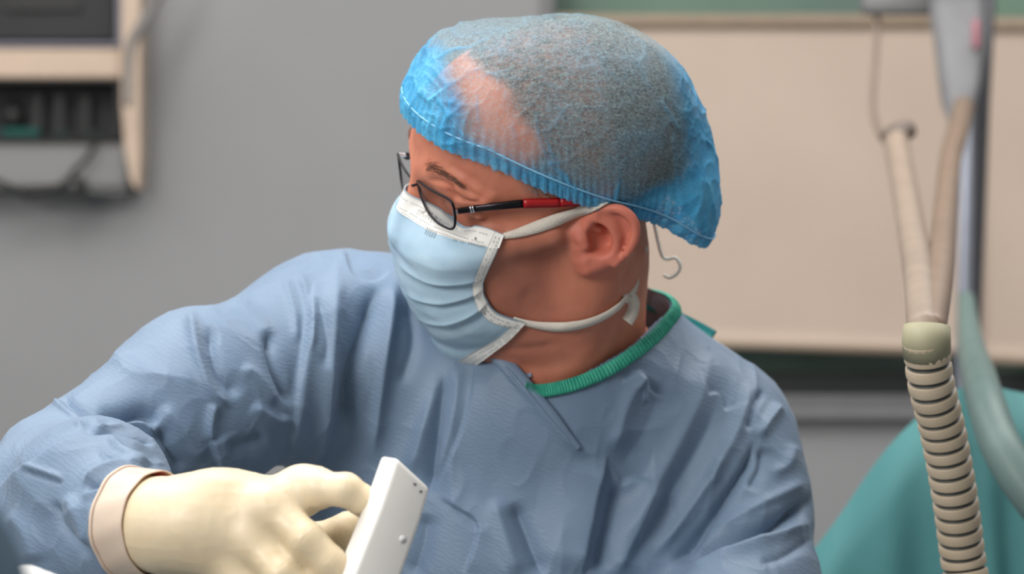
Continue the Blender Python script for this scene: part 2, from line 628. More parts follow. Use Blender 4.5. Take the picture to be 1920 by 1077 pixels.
# things standing in the lower bay
m_boxg = plain('dim_grey_box', lin(34, 34, 35), 0.6)
for i, x in enumerate((62, 104, 152)):
    o = add_mesh('supply_box', *bx(x, x + 17, 177 + (i == 2) * 3, 257, YT + 0.036, 0.024, 0.002), m_boxg, None, False)
    tag(o, ['dim grey box in the dark lower bay, nearest the black bulb', 'dim grey box in the dark lower bay, middle of the three', 'dim grey box in the dark lower bay, rightmost'][i], 'box', 'boxes in the dark bay of the wall unit')
for i, (x0, x1, c) in enumerate(((0, 74, lin(10, 74, 66)), (98, 130, lin(24, 44, 42)), (155, 190, lin(28, 38, 38)))):
    o = add_mesh('folded_cloth', *bx(x0, x1, 240 + (i > 0) * 4, 257, YT + 0.006, 0.022, 0.004), plain('dark_green_cloth', c, 0.8), None, False)
    tag(o, ['wide dark green folded cloth at the front of the lower bay', 'narrow blackish green folded cloth in the middle of the lower bay', 'narrow near-black folded cloth at the right of the lower bay'][i], 'cloth', 'folded cloths in the dark bay of the wall unit')
bc = W(24, 212, YT + 0.045)
bV = []; bF = []
nn_ = 18
prof_b = [(0.0005, -0.024), (0.010, -0.022), (0.016, -0.012), (0.017, 0.0), (0.013, 0.012), (0.006, 0.018), (0.005, 0.026), (0.0005, 0.027)]
for k, (r, z) in enumerate(prof_b):
    for j in range(nn_):
        a = j * 2 * np.pi / nn_
        bV.append(bc + [r * math.cos(a), r * math.sin(a), z - 0.004])
bF = [(k * nn_ + j, k * nn_ + (j + 1) % nn_, (k + 1) * nn_ + (j + 1) % nn_, (k + 1) * nn_ + j) for k in range(len(prof_b) - 1) for j in range(nn_)]
sq = add_mesh('rubber_bulb', np.array(bV), bF, m_black)
zb = W(0, 257, YT)[2]
sq.location.z = 0
tag(sq, 'black rubber bulb at the left in the lower bay', 'bulb')
# black hose clip with its cable under the bay
cb = empty('cable_clip', W(138, 352, YT - 0.03))
yb = YT - 0.012
parent_keep(add_mesh('ring', *tube(np.array([W(138 + 20 * math.cos(a), 350 + 15 * math.sin(a), yb - 0.012) for a in np.linspace(0, 2 * np.pi, 25)[:-1]]), 0.0052, 8, closed=True), m_black), cb)
parent_keep(add_mesh('knob', *tube(np.array([W(138, 350, yb + 0.02), W(138, 350, yb - 0.014), W(138, 350, yb - 0.02)]), [0.010, 0.010, 0.006], 12), plain('grey_knob', lin(70, 70, 70), 0.4)), cb)
parent_keep(add_mesh('handle', *tube(smooth_poly([W(122, 352, yb - 0.012), W(90, 356, yb - 0.016), W(44, 361, yb - 0.016)], 5), np.linspace(0.006, 0.0085, 11), 8), m_black), cb)
parent_keep(add_mesh('cable', *tube(smooth_poly([W(182, 266, yb - 0.004), W(160, 300, yb - 0.006), W(140, 320, yb - 0.008), W(128, 340, yb - 0.010)], 6), 0.0045, 8), m_black), cb)
parent_keep(add_mesh('cable', *tube(smooth_poly([W(48, 360, yb - 0.012), W(10, 346, yb - 0.010), W(-40, 322, yb - 0.008), W(-80, 310, yb - 0.004)], 6), 0.0042, 8), m_black), cb)
parent_keep(add_mesh('cable', *tube(smooth_poly([W(158, 356, yb - 0.010), W(200, 362, yb - 0.008), W(240, 360, yb - 0.004)], 6), 0.0030, 8), plain('grey_cable', lin(96, 96, 96), 0.5)), cb)
tag(cb, 'black cable clip with round knob below the lower bay of the wall unit', 'cable')
# tube added to stand in for a curved, shadow-like grey band beside the column
hz = add_mesh('shade_band', *tube(smooth_poly([W(318, -60, 2.13), W(300, -20, 2.13), W(276, 30, 2.13), W(256, 64, 2.13), W(245, 88, 2.13), W(241, 130, 2.13), W(240, 200, 2.13)], 6), np.linspace(0.011, 0.0055, 37), 10), plain('shade_band_grey', lin(124, 120, 117), 0.5))
tag(hz, 'grey tube standing in for a shadow-like band curving down beside the cream column of the wall unit', 'hose')

# ------------------------------------------------------------------ dark post and drip stand on the right
YP = 1.50
pst = empty('drip_stand', np.array([W(1812, 500, YP)[0], YP, 0.0]))
m_steel = plain('blue_grey_pole', lin(138, 142, 154), 0.35, 0.3)
m_grey = plain('grey_plastic_bag', lin(146, 146, 148), 0.5)


def ppart(name, V, F, m, label=None, smooth=True):
    o = add_mesh(name, V, F, m, None, smooth); parent_keep(o, pst)
    if label: o['label'] = label
    return o


p_top = W(1818, -60, YP); p_mid = W(1806, 640, YP); p_bot = W(1800, 1500, YP); p_bot[2] = 0.06
ppart('pole', *tube(np.array([p_top, p_mid, p_bot]), [0.0085, 0.0090, 0.0115], 14), m_steel)
V1, F1 = tube(np.array([W(1856, -60, YP + 0.06), W(1842, 200, YP + 0.06), W(1826, 660, YP + 0.06), W(1818, 900, YP + 0.06)]), [0.010, 0.0095, 0.008, 0.007], 14)
ppart('dark_post', V1, F1, plain('dark_grey_post', lin(64, 64, 68), 0.45), 'dark grey post behind the pole')
# drip pump block hanging at the top: a tapering body
rows = []
for py, x0, x1 in ((-70, 1742, 1838), (20, 1744, 1842), (90, 1754, 1840), (150, 1760, 1836), (200, 1768, 1826), (232, 1782, 1812)):
    a = W(x0, py, YP - 0.05); c = W(x1, py, YP - 0.05); m_ = (a + c) / 2; hw = (c[0] - a[0]) / 2
    rows.append([m_ + [hw * math.copysign(abs(math.cos(t)) ** 0.6, math.cos(t)), 0.026 * math.copysign(abs(math.sin(t)) ** 0.6, math.sin(t)), 0] for t in np.linspace(0, 2 * np.pi, 25)[:-1]])
R_ = np.array(rows); V_ = R_.reshape(-1, 3)
F_ = [(i * 24 + j, i * 24 + (j + 1) % 24, (i + 1) * 24 + (j + 1) % 24, (i + 1) * 24 + j) for i in range(5) for j in range(24)] + [tuple(range(24)), tuple(range(120, 144))[::-1]]
ppart('pump_body', V_, F_, m_grey, 'grey tapering pump body at the top of the stand')
ppart('red_mark', *bx(1824, 1838, 36, 92, YP - 0.080, 0.02, 0.003), plain('dull_red_mark', lin(168, 112, 122), 0.5), 'dull red mark')
ppart('crossbar', *bx(1618, 1770, -22, 26, YP - 0.02, 0.03, 0.006), plain('grey_bar', lin(118, 118, 118), 0.5), 'grey bar reaching left')
ppart('drip_line', *tube(smooth_poly([W(1646, 20, YP), W(1642, 100, YP), W(1636, 190, YP), W(1645, 240, YP), W(1664, 268, YP)], 6), 0.0042, 8), plain('taupe_line', lin(156, 138, 126), 0.5))
for k in range(5):
    a = k * 2 * math.pi / 5
    V1, F1 = tube(np.array([[p_bot[0], YP, 0.09], [p_bot[0] + 0.12 * math.cos(a), YP + 0.12 * math.sin(a), 0.065], [p_bot[0] + 0.2 * math.cos(a), YP + 0.2 * math.sin(a), 0.045]]), [0.016, 0.013, 0.010], 8)
    ppart('leg', V1, F1, m_steel)
    ppart('caster', *tube(np.array([[p_bot[0] + 0.2 * math.cos(a) - 0.01, YP + 0.2 * math.sin(a), 0.025], [p_bot[0] + 0.2 * math.cos(a) + 0.01, YP + 0.2 * math.sin(a), 0.025]]), 0.025, 14), m_black)
tag(pst, 'blue-grey drip stand with dark post and pump in front of the blinds', 'stand')
# ------------------------------------------------------------------ the surgeon: head frame (x forward, y to his left, z up, origin between the ears)
RH = np.array([[-0.9661, 0.2541, -0.0455], [-0.2002, -0.8488, -0.4894], [-0.1630, -0.4637, 0.8709]])
TH = np.array([0.0277, 0.0, 1.5681])


def h2w(p):
    return np.asarray(p, float) @ RH.T + TH


def w2h(p):
    return (np.asarray(p, float) - TH) @ RH


def HL(px, py, y):
    """head-frame point seen at a pixel on the sagittal plane y"""
    d = np.stack([(np.asarray(px, float) - 960) / FPX, np.ones_like(np.asarray(px, float)), (538.5 - np.asarray(py, float)) / FPX], -1)
    o = (CAM - TH) @ RH
    dl = d @ RH
    t = (np.asarray(y, float) - o[1]) / dl[..., 1]
    return o + t[..., None] * dl


# ear plane: flares outward towards the back
EAR_O = np.array([-0.016, 0.0775, 0.004])
EAR_N = nrm([0.36, 0.93, 0.06])
EAR_U = nrm(np.array([1.0, 0, 0]) - EAR_N * EAR_N[0])     # forward in plane
EAR_V = np.cross(EAR_N, EAR_U); EAR_V = EAR_V * np.sign(EAR_V[2])   # up in plane


def ear2(px, py):
    """pixel -> (u, v) on the ear plane"""
    px = np.asarray(px, float); py = np.asarray(py, float)
    d = np.stack([(px - 960) / FPX, np.ones_like(px), (538.5 - py) / FPX], -1) @ RH
    o = (CAM - TH) @ RH
    t = ((EAR_O - o) @ EAR_N) / (d @ EAR_N)
    q = o + t[..., None] * d - EAR_O
    return np.stack([q @ EAR_U, q @ EAR_V], -1)


def ear3(px, py, w=0.0):
    q = ear2(px, py)
    return EAR_O + q[..., :1] * EAR_U + q[..., 1:] * EAR_V + np.asarray(w, float).reshape(-1, 1) * EAR_N if q.ndim > 1 else EAR_O + q[0] * EAR_U + q[1] * EAR_V + w * EAR_N


ear_outline = np.array([(1113, 392), (1130, 386), (1152, 384), (1172, 389), (1188, 402), (1197, 420), (1197, 440), (1189, 460), (1174, 480), (1155, 497), (1134, 509), (1112, 516), (1094, 516), (1081, 506), (1076, 488), (1078, 468), (1086, 440), (1100, 415)], float)
ear_poly = ear2(*smooth_poly(ear_outline, 3, True).T)
helix = ear3(*smooth_poly([(1099, 424), (1108, 404), (1124, 392), (1150, 388), (1170, 393), (1185, 405), (1192.5, 421), (1192, 440), (1184, 459), (1170, 477), (1154, 492)], 3).T, np.linspace(0.0015, 0.005, 31))
antihelix = ear3(*smooth_poly([(1120, 408), (1136, 416), (1150, 432), (1156, 450), (1152, 468), (1140, 480), (1122, 482), (1104, 477)], 3).T, np.full(22, 0.0026))
antihelix2 = ear3(*smooth_poly([(1140, 400), (1150, 415), (1156, 440)], 3).T, np.full(7, 0.0005))
crus = ear3(*smooth_poly([(1103, 418), (1113, 428), (1124, 436)], 3).T, np.array([0.001, 0.0, -0.001, -0.002, -0.003, -0.004, -0.005]))
tragus = ear3(*np.array([(1085, 436), (1092, 444), (1097, 455), (1090, 464)], float).T, np.array([0.001, 0.0035, 0.004, 0.0015]))
lobe = ear3(*np.array([(1098, 488), (1104, 500), (1128, 492), (1148, 482)], float).T, np.array([0.001, 0.001, 0.001, 0.001]))
concha_c = ear3(1122.0, 452.0, 0.004)
concha_p = ear2(*smooth_poly([(1097, 440), (1104, 428), (1118, 416), (1138, 424), (1147, 440), (1147, 458), (1140, 469), (1120, 472), (1098, 468), (1100, 455)], 3, True).T)


def ear_sdf(P):
    q = P - EAR_O.astype(np.float32)
    u = q @ EAR_U.astype(np.float32); v = q @ EAR_V.astype(np.float32); w_ = q @ EAR_N.astype(np.float32)
    uv = np.stack([u, v], 1)
    pd = poly_sd(uv, ear_poly)
    d = smax(pd + 0.002, np.abs(w_ + 0.0015) - 0.0026, 0.003)
    d = smin(d, chain(P, helix, np.interp(np.arange(31), [0, 12, 22, 30], [0.0028, 0.0036, 0.0034, 0.0016])), 0.0022)
    d = smin(d, chain(P, antihelix, np.full(22, 0.0032)), 0.005)
    d = smin(d, chain(P, antihelix2, np.full(7, 0.0026)), 0.005)
    d = smin(d, chain(P, lobe, [0.0052, 0.0058, 0.0048, 0.0036]), 0.006)
    # attachment to the skull behind the plate
    base = ell(P, ear3(1122.0, 455.0, -0.012), (0.020, 0.014, 0.026))
    d = smin(d, base, 0.006)
    cd = poly_sd(uv, concha_p)
    bowl = smax(cd, np.abs(w_ - 0.002) - 0.0105, 0.005)
    d = smax(d, -bowl, 0.003)
    d = smin(d, chain(P, crus, np.full(7, 0.0024)), 0.004)
    d = smin(d, chain(P, tragus, [0.0042, 0.0042, 0.0036, 0.003]), 0.005)
    return d


def mir(P):
    Q = P.copy(); Q[:, 1] *= -1
    return Q


NECK_B = w2h(W(1060, 735, 0.065))
NECK_T = np.array([0.011, 0.0, -0.036])


def head_sdf(P):
    A = P.copy(); A[:, 1] = np.abs(A[:, 1])           # mirrored half
    d = ell(P, (-0.008, 0, 0.046), (0.096, 0.0765, 0.079))
    d = smin(d, ell(P, (0.034, 0, 0.050), (0.060, 0.064, 0.058)), 0.02)
    d = smin(d, ell(P, (0.038, 0, -0.012), (0.050, 0.058, 0.062)), 0.015)
    d = smin(d, ell(P, (0.060, 0, -0.045), (0.034, 0.034, 0.044)), 0.015)
    d = smin(d, ell(P, (0.030, 0, -0.058), (0.045, 0.046, 0.044)), 0.015)
    d = smin(d, chain(A, [(0.076, 0.034, -0.010), (0.057, 0.057, -0.002), (0.018, 0.069, 0.003)], [0.014, 0.0115, 0.007]), 0.018)
    d = smin(d, chain(A, [(-0.004, 0.060, -0.008), (-0.002, 0.056, -0.056)], [0.011, 0.0125]), 0.016)
    d = smin(d, chain(A, [(-0.002, 0.055, -0.058), (0.042, 0.040, -0.084), (0.074, 0.014, -0.099)], [0.0125, 0.0135, 0.0145]), 0.016)
    d = smin(d, sph(P, (0.076, 0, -0.100), 0.015), 0.015)
    d = smin(d, ell(A, (0.046, 0.043, -0.040), (0.030, 0.018, 0.036)), 0.016)
    # sockets, brows, lids
    d = smax(d, -ell(A, (0.093, 0.034, 0.025), (0.017, 0.018, 0.0115)), 0.012)
    d = smin(d, chain(A, [(0.088, 0.009, 0.0375), (0.0845, 0.026, 0.043), (0.073, 0.045, 0.0425), (0.062, 0.057, 0.034)], [0.0085, 0.0095, 0.0085, 0.006]), 0.012)
    d = smin(d, ell(A, (0.0725, 0.034, 0.024), (0.0125, 0.015, 0.0120)), 0.004)
    d = smin(d, chain(A, [(0.088, 0.019, 0.0335), (0.0845, 0.034, 0.0355), (0.0745, 0.049, 0.030), (0.067, 0.056, 0.022)], [0.0042, 0.0048, 0.0046, 0.003]), 0.006)
    d = smin(d, chain(A, [(0.084, 0.022, 0.0145), (0.0815, 0.034, 0.0115), (0.073, 0.047, 0.0155)], [0.0035, 0.0042, 0.003]), 0.008)
    # nose, lips
    d = smin(d, chain(P, [(0.083, 0, 0.028), (0.086, 0, -0.012)], [0.012, 0.018]), 0.012)
    d = smin(d, chain(P, [(0.089, 0, 0.034), (0.0965, 0, 0.016), (0.1055, 0, -0.004), (0.1085, 0, -0.014)], [0.0065, 0.0075, 0.0085, 0.0105]), 0.010)
    d = smin(d, sph(A, (0.0965, 0.0125, -0.0165), 0.0075), 0.007)
    d = smin(d, chain(A, [(0.093, 0, -0.044), (0.083, 0.022, -0.047)], [0.006, 0.003]), 0.006)
    d = smin(d, chain(A, [(0.091, 0, -0.057), (0.083, 0.02, -0.052)], [0.0065, 0.003]), 0.006)
    return d


SCM_B = w2h(W(1000, 760, 0.035))
SCM_R = w2h(W(985, 745, 0.03))


def neck_sdf(P):
    d = chain(P, [NECK_T, NECK_T * 0.5 + NECK_B * 0.5 + np.array([0.004, 0, 0]), NECK_B], [0.0535, 0.0515, 0.056], 0.02)
    d = smin(d, chain(P, [(-0.022, 0.058, -0.026), (-0.010, 0.050, -0.075), SCM_B], [0.012, 0.013, 0.010]), 0.03)
    d = smin(d, chain(P, [(0.045, 0, -0.070), (0.014, 0.0, -0.110), w2h(W(990, 750, 0.035))], [0.030, 0.030, 0.02]), 0.03)
    # trapezius on both sides
    d = smin(d, chain(P, [(-0.036, 0.018, -0.045), w2h(W(1110, 640, 0.10)), w2h(W(1300, 810, 0.11))], [0.022, 0.032, 0.034]), 0.05)
    d = smin(d, chain(P, [(-0.036, -0.018, -0.045), w2h(W(930, 640, 0.13)), w2h(W(760, 680, 0.10))], [0.022, 0.034, 0.036]), 0.05)
    return d


def ray_skin(px, py, off=0.0, f=None):
    """head-frame point where the pixel ray meets the skin (grown by off)"""
    f = f or skin_sdf
    px = np.atleast_1d(np.asarray(px, float)); py = np.atleast_1d(np.asarray(py, float))
    d = nrm(np.stack([(px - 960) / FPX, np.ones_like(px), (538.5 - py) / FPX], -1)) @ RH
    o = (CAM - TH) @ RH
    t = np.full(len(px), 1.72)
    for _ in range(60):
        s = f((o + t[:, None] * d)) - off
        t = t + np.clip(s * 0.8, -0.02, 0.03)
        t = np.minimum(t, 2.3)
    return o + t[:, None] * d


def ear_near(P, d, f, sign):
    Q = P if sign > 0 else mir(P)
    m = (np.abs(Q[:, 0] + 0.016) < 0.06) & (np.abs(Q[:, 2] - 0.004) < 0.06) & (Q[:, 1] > 0.035)
    e = np.full(len(P), 0.05, d.dtype)
    if m.any():
        e[m] = f(Q[m])
    return smin(d, e, 0.006)


# torso, arms, hand of the body itself (under the gown), defined in world space
J = dict(
    sh_r=W(660, 690, 0.075), el_r=W(130, 893, -0.085), wr_r=W(318, 976, -0.285),
    sh_l=W(1345, 850, 0.10), el_l=W(1400, 1130, 0.03), wr_l=W(1205, 1326, -0.155),
    chest=W(1000, 950, 0.135), belly=W(1000, 1700, 0.19))


def torso_sdf(Pw):
    d = ell(Pw, J['chest'], (0.140, 0.080, 0.12))
    d = smin(d, chain(Pw, [J['chest'], J['belly']], [0.085, 0.10]), 0.05)
    d = smin(d, chain(Pw, [J['sh_r'], J['el_r'], J['wr_r']], [0.038, 0.028, 0.022], 0.02), 0.05)
    d = smin(d, chain(Pw, [J['sh_l'], J['el_l'], J['wr_l']], [0.036, 0.032, 0.024], 0.02), 0.05)
    return d


def skin_sdf(P):
    """whole body in the head frame"""
    d = head_sdf(P)
    d = smin(d, neck_sdf(P), 0.022)
    d = ear_near(P, d, ear_sdf, 1)
    d = ear_near(P, d, ear_sdf, -1)
    return d


def body_sdf(P):
    d = skin_sdf(P)
    return smin(d, torso_sdf(P @ RH.T.astype(P.dtype) + TH.astype(P.dtype)), 0.03)


person = empty('person', (0.05, 0.12, 0.0))
tag(person, 'surgeon in blue gown, bouffant cap and face mask turning his head aside', 'person')

# skin: fine mesh for the head and neck, coarser below the collar, one closed surface
Vc, Fc = surface(body_sdf, np.minimum(np.array([w2h(p) for p in J.values()]).min(0) - 0.14, -0.12), np.maximum(np.array([w2h(p) for p in J.values()]).max(0) + 0.14, 0.145), 0.0032)
Vc, Fc = largest(Vc, Fc)
Vc, Fc = subdivide(Vc, Fc)
Vc = relax(Vc, Fc, 1)
Vw = h2w(Vc)
fine = np.where((Vc[:, 2] > -0.16) & (Vc[:, 0] > -0.13))[0]
Vc[fine] = project(body_sdf, Vc[fine], 2)


def groove(P, pts, w_, depth, y_sign=1):
    """a skin crease along a 3D polyline: signed amount to push in"""
    best = np.full(len(P), 1e9); pts = np.asarray(pts, float)
    tt = np.zeros(len(P)); n = len(pts) - 1
    for i in range(n):
        a, b = pts[i], pts[i + 1]; ab = b - a
        t = np.clip(((P - a) @ ab) / (ab @ ab), 0, 1)
        dd = np.linalg.norm(P - a - t[:, None] * ab, axis=1)
        m = dd < best
        best[m] = dd[m]; tt[m] = (i + t[m]) / n
    return -depth * np.exp(-(best / w_) ** 2) * np.clip(np.minimum(tt, 1 - tt) * 5, 0, 1)


def skin_detail(P):
    Nn = nrm(grad(skin_sdf, P))
    dsp = np.zeros(len(P))
    g = lambda l, y: [HL(np.array(a, float), np.array(b, float), y) for a, b in l]
    # crow's feet, lid fold, frown and cheek lines, ear-lobe crease
    for l, y, w_, dp in (
            ([(845, 345), (868, 352), (890, 365), (915, 377)], 0.055, 0.0022, 0.0017),
            ([(852, 360), (866, 374), (885, 379), (905, 379)], 0.052, 0.0015, 0.0024),
            ([(843, 346), (850, 362), (858, 378)], 0.05, 0.0020, 0.0026),
            ([(838, 352), (846, 366), (850, 380)], 0.05, 0.0012, 0.0012),
            ([(868, 386), (890, 392), (915, 404)], 0.055, 0.0020, 0.0011),
            ([(880, 330), (905, 350), (925, 368)], 0.058, 0.0030, 0.0012),
            ([(840, 306), (865, 322), (890, 338)], 0.050, 0.0030, 0.0010),
            ([(800, 336), (830, 342), (848, 352)], 0.035, 0.0018, 0.0022),
            ([(905, 412), (935, 424), (958, 438)], 0.060, 0.0028, 0.0006),
            ([(975, 545), (1010, 575), (1060, 590)], 0.050, 0.0050, 0.0008),
            ([(935, 650), (985, 655), (1050, 645)], 0.030, 0.0040, 0.0012),
            ([(960, 685), (1020, 690), (1090, 670)], 0.030, 0.0050, 0.0010)):
        dsp += groove(P, ray_skin(*np.array(smooth_poly(l, 4)).T), w_, dp)
    dsp += 0.00035 * vnoise(P, 60, 3) + 0.00018 * vnoise(P, 160, 5)
    return P + Nn * dsp[:, None]


Vc[fine] = skin_detail(Vc[fine])
earmask = np.clip(1 - np.abs(ear_near(Vc, np.full(len(Vc), 1.0), ear_sdf, 1)) / 0.004, 0, 1)
jawshade = np.clip((0.02 - Vc[:, 2]) / 0.03, 0, 1) * np.clip((Vc[:, 0] + 0.005) / 0.03, 0, 1) * np.clip((Vc[:, 2] + 0.125) / 0.03, 0, 1)  # brownish shade of the jaw and lower cheek, put into the skin colour
# the hair line: receded temples, sides down in front of the ear, nape
x_, y_, z_ = Vc[:, 0], np.abs(Vc[:, 1]), Vc[:, 2]
line = 0.050 - 0.022 * np.clip(1 - np.abs(z_ - 0.085) / 0.03, 0, 1) - np.clip((0.055 - z_) / 0.08, 0, 1) * 0.040 + np.clip((z_ - 0.105) / 0.02, 0, 1) * 0.03 + 0.012 * vnoise(Vc, 45, 9)
hairm = np.clip((line - x_) / 0.012, 0, 1) * np.clip((z_ + 0.045 + 0.01 * vnoise(Vc, 60, 4) - np.clip((x_ + 0.01) / 0.03, 0, 1) * 0.05) / 0.02, 0, 1)
hairm *= 1 - earmask
hairm *= np.clip((z_ - np.where(x_ > -0.025, 0.030, -0.012)) / 0.015, 0, 1) * 0.75 + 0.25 * np.clip((z_ + 0.03) / 0.03, 0, 1) * (x_ < -0.03)

m_skin, nt, b = new_mat('skin')
col, fac, src = noise_mix(nt, lin(194, 119, 94), lin(208, 135, 109), 55, 6, 0.3, 0.7)
at = N(nt, 'ShaderNodeAttribute', attribute_name='red'); mx = N(nt, 'ShaderNodeMixRGB'); mx.inputs[2].default_value = lin(212, 118, 102)
mu = N(nt, 'ShaderNodeMath', operation='MULTIPLY'); mu.inputs[1].default_value = 0.6
nt.links.new(at.outputs['Fac'], mu.inputs[0]); nt.links.new(mu.outputs[0], mx.inputs[0]); nt.links.new(col, mx.inputs[1])
at2 = N(nt, 'ShaderNodeAttribute', attribute_name='jaw_shade'); mx2 = N(nt, 'ShaderNodeMixRGB'); mx2.inputs[2].default_value = lin(128, 84, 74)
mu2 = N(nt, 'ShaderNodeMath', operation='MULTIPLY'); mu2.inputs[1].default_value = 0.45
nt.links.new(at2.outputs['Fac'], mu2.inputs[0]); nt.links.new(mu2.outputs[0], mx2.inputs[0]); nt.links.new(mx.outputs[0], mx2.inputs[1])
at3 = N(nt, 'ShaderNodeAttribute', attribute_name='scalp'); mx3 = N(nt, 'ShaderNodeMixRGB'); mx3.inputs[2].default_value = lin(98, 94, 92)
nt.links.new(at3.outputs['Fac'], mx3.inputs[0]); nt.links.new(mx2.outputs[0], mx3.inputs[1])
nt.links.new(mx3.outputs[0], b.inputs['Base Color'])
b.inputs['Roughness'].default_value = 0.52
b.inputs['Subsurface Weight'].default_value = 0.25
b.inputs['Subsurface Radius'].default_value = (1.0, 0.35, 0.2)
b.inputs['Subsurface Scale'].default_value = 0.004
b.inputs['Specular IOR Level'].default_value = 0.4
pores = N(nt, 'ShaderNodeTexNoise'); pores.inputs['Scale'].default_value = 900; pores.inputs['Detail'].default_value = 4
nt.links.new(src, pores.inputs['Vector'])
bump(nt, b, pores.outputs['Fac'], 0.25, 0.0006)
body = add_mesh('body', h2w(Vc), Fc, m_skin, None, True, dict(red=earmask, jaw_shade=jawshade, scalp=hairm * 0.9))
parent_keep(body, person)
# ------------------------------------------------------------------ hair
rng = np.random.default_rng(7)


def snap(P, off=0.001, it=6):
    """put head-frame points at a distance above the skin"""
    P = np.array(P, float)
    for _ in range(it):
        g = grad(skin_sdf, P); d = skin_sdf(P)
        P = P - g * np.clip((d - off) / np.maximum((g * g).sum(1), 0.25), -0.006, 0.006)[:, None]
    return P, nrm(grad(skin_sdf, P))


def strands(base, nor, dirs, length, rad, bend):
    n = len(base)
    side = nrm(np.cross(dirs, nor))
    tip1 = base + dirs * (length * 0.55)[:, None] + nor * (length * 0.25 * bend)[:, None]
    tip2 = base + dirs * length[:, None] + nor * (length * 0.22 * bend)[:, None]
    V = np.stack([base - side * rad, base + side * rad, base + nor * rad, tip1 - side * rad * 0.8, tip1 + side * rad * 0.8, tip1 + nor * rad * 0.8, tip2], 1).reshape(-1, 3)
    o = (np.arange(n) * 7)[:, None]
    f4 = np.array([[0, 1, 4, 3], [1, 2, 5, 4], [2, 0, 3, 5]]); f3 = np.array([[3, 4, 6], [4, 5, 6], [5, 3, 6]])
    T = np.concatenate([f4[:, [0, 1, 2]], f4[:, [0, 2, 3]], f3])
    return V, (o[:, :, None] + T[None]).reshape(-1, 3)


cand = np.where((hairm > 0.45))[0]
pick = rng.choice(cand, 15000)
hb = Vc[pick] + rng.normal(0, 0.0005, (15000, 3))
hn = nrm(grad(head_sdf, hb))
flow = np.stack([-0.75 - 0.2 * rng.random(15000), 0.25 * rng.normal(0, 1, 15000), -0.55 + 0.3 * rng.normal(0, 1, 15000)], 1)
flow += 0.5 * np.stack([vnoise(hb, 30, 1), vnoise(hb, 30, 2), vnoise(hb, 30, 3)], 1)
flow = nrm(flow - hn * (flow * hn).sum(1)[:, None])
HV, HF = strands(hb, hn, flow, 0.005 + 0.004 * rng.random(15000), 0.00017, 1.0)
m_hair, nt, b = new_mat('grey_hair')
col, fac, src = noise_mix(nt, lin(92, 88, 86), lin(190, 186, 180), 420, 2, 0.35, 0.7)
nt.links.new(col, b.inputs['Base Color']); b.inputs['Roughness'].default_value = 0.45
hair = add_mesh('hair', h2w(HV), HF, m_hair)
parent_keep(hair, person); tag(hair, 'short greying hair seen through the cap', kind='stuff')

m_brow = plain('brow_hair', lin(122, 86, 70), 0.6)
for sgn in (1, -1):
    line_b = ray_skin(*smooth_poly([(797, 311), (818, 319), (842, 331), (862, 344)], 10).T)
    t = rng.random(240); k = np.minimum((t * (len(line_b) - 1)).astype(int), len(line_b) - 2)
    bb = line_b[k] + (line_b[k + 1] - line_b[k]) * rng.random(240)[:, None] + np.stack([np.zeros(240), np.zeros(240), rng.normal(0, 0.0019, 240) * (1.15 - 0.8 * t)], 1)
    bb[:, 1] *= sgn
    bb, bn = snap(bb, 0.0002)
    bd = np.stack([-0.55 * np.ones(240), sgn * np.ones(240) * 0.9, 0.45 - 0.9 * t + rng.normal(0, 0.15, 240)], 1)
    bd = nrm(bd - bn * (bd * bn).sum(1)[:, None])
    BV, BF = strands(bb, bn, bd, 0.0055 + 0.003 * rng.random(240), 0.00011, 0.6)
    parent_keep(add_mesh('eyebrow', h2w(BV), BF, m_brow), person)

# ------------------------------------------------------------------ bouffant cap
HEM = np.array([[-0.20, -0.086], [-0.121, -0.050], [-0.075, -0.010], [-0.04, 0.014], [-0.012, 0.030], [0.03, 0.054], [0.06, 0.072], [0.0976, 0.084], [0.2, 0.12]])


def hem_z(x):
    return np.interp(x, HEM[:, 0], HEM[:, 1])


def cap_shape(P):
    d = ell(P, (-0.008, 0, 0.046), (0.1025, 0.0825, 0.0855))
    d = smin(d, ell(P, (0.034, 0, 0.056), (0.066, 0.0700, 0.064)), 0.02)
    d = smin(d, ell(P, (0.046, 0, 0.086), (0.050, 0.062, 0.043)), 0.025)
    d = smin(d, ell(P, (-0.088, 0.004, -0.010), (0.034, 0.060, 0.052)), 0.035)
    return d


def cap_sdf(P):
    return smax(cap_sdf0(P), -ear_clear(P), 0.004)


def ear_clear(P):
    q = P - EAR_O
    uv = np.stack([q @ EAR_U, q @ EAR_V], 1)
    return smax(poly_sd(uv, ear_poly) - 0.0015, -(q @ EAR_N) - 0.006, 0.002)


def cap_sdf0(P):
    return smax(cap_shape(P), hem_z(P[:, 0]) - 0.010 - P[:, 2], 0.004)


CV, CF = surface(cap_sdf, (-0.145, -0.11, -0.08), (0.125, 0.11, 0.165), 0.0026)
CV, CF = subdivide(CV, CF)
CV = relax(CV, CF, 2)
CV = project(cap_sdf, CV, 1)
# open the underside
cc = CV[CF].mean(1)
keep = cc[:, 2] > hem_z(cc[:, 0]) - 0.0065
CV, CF = compact(CV, CF[keep])
CN = vnormals(CV, CF)
rel = CV[:, 2] - hem_z(CV[:, 0])
near_hem = np.exp(-np.maximum(rel, 0) / 0.012)
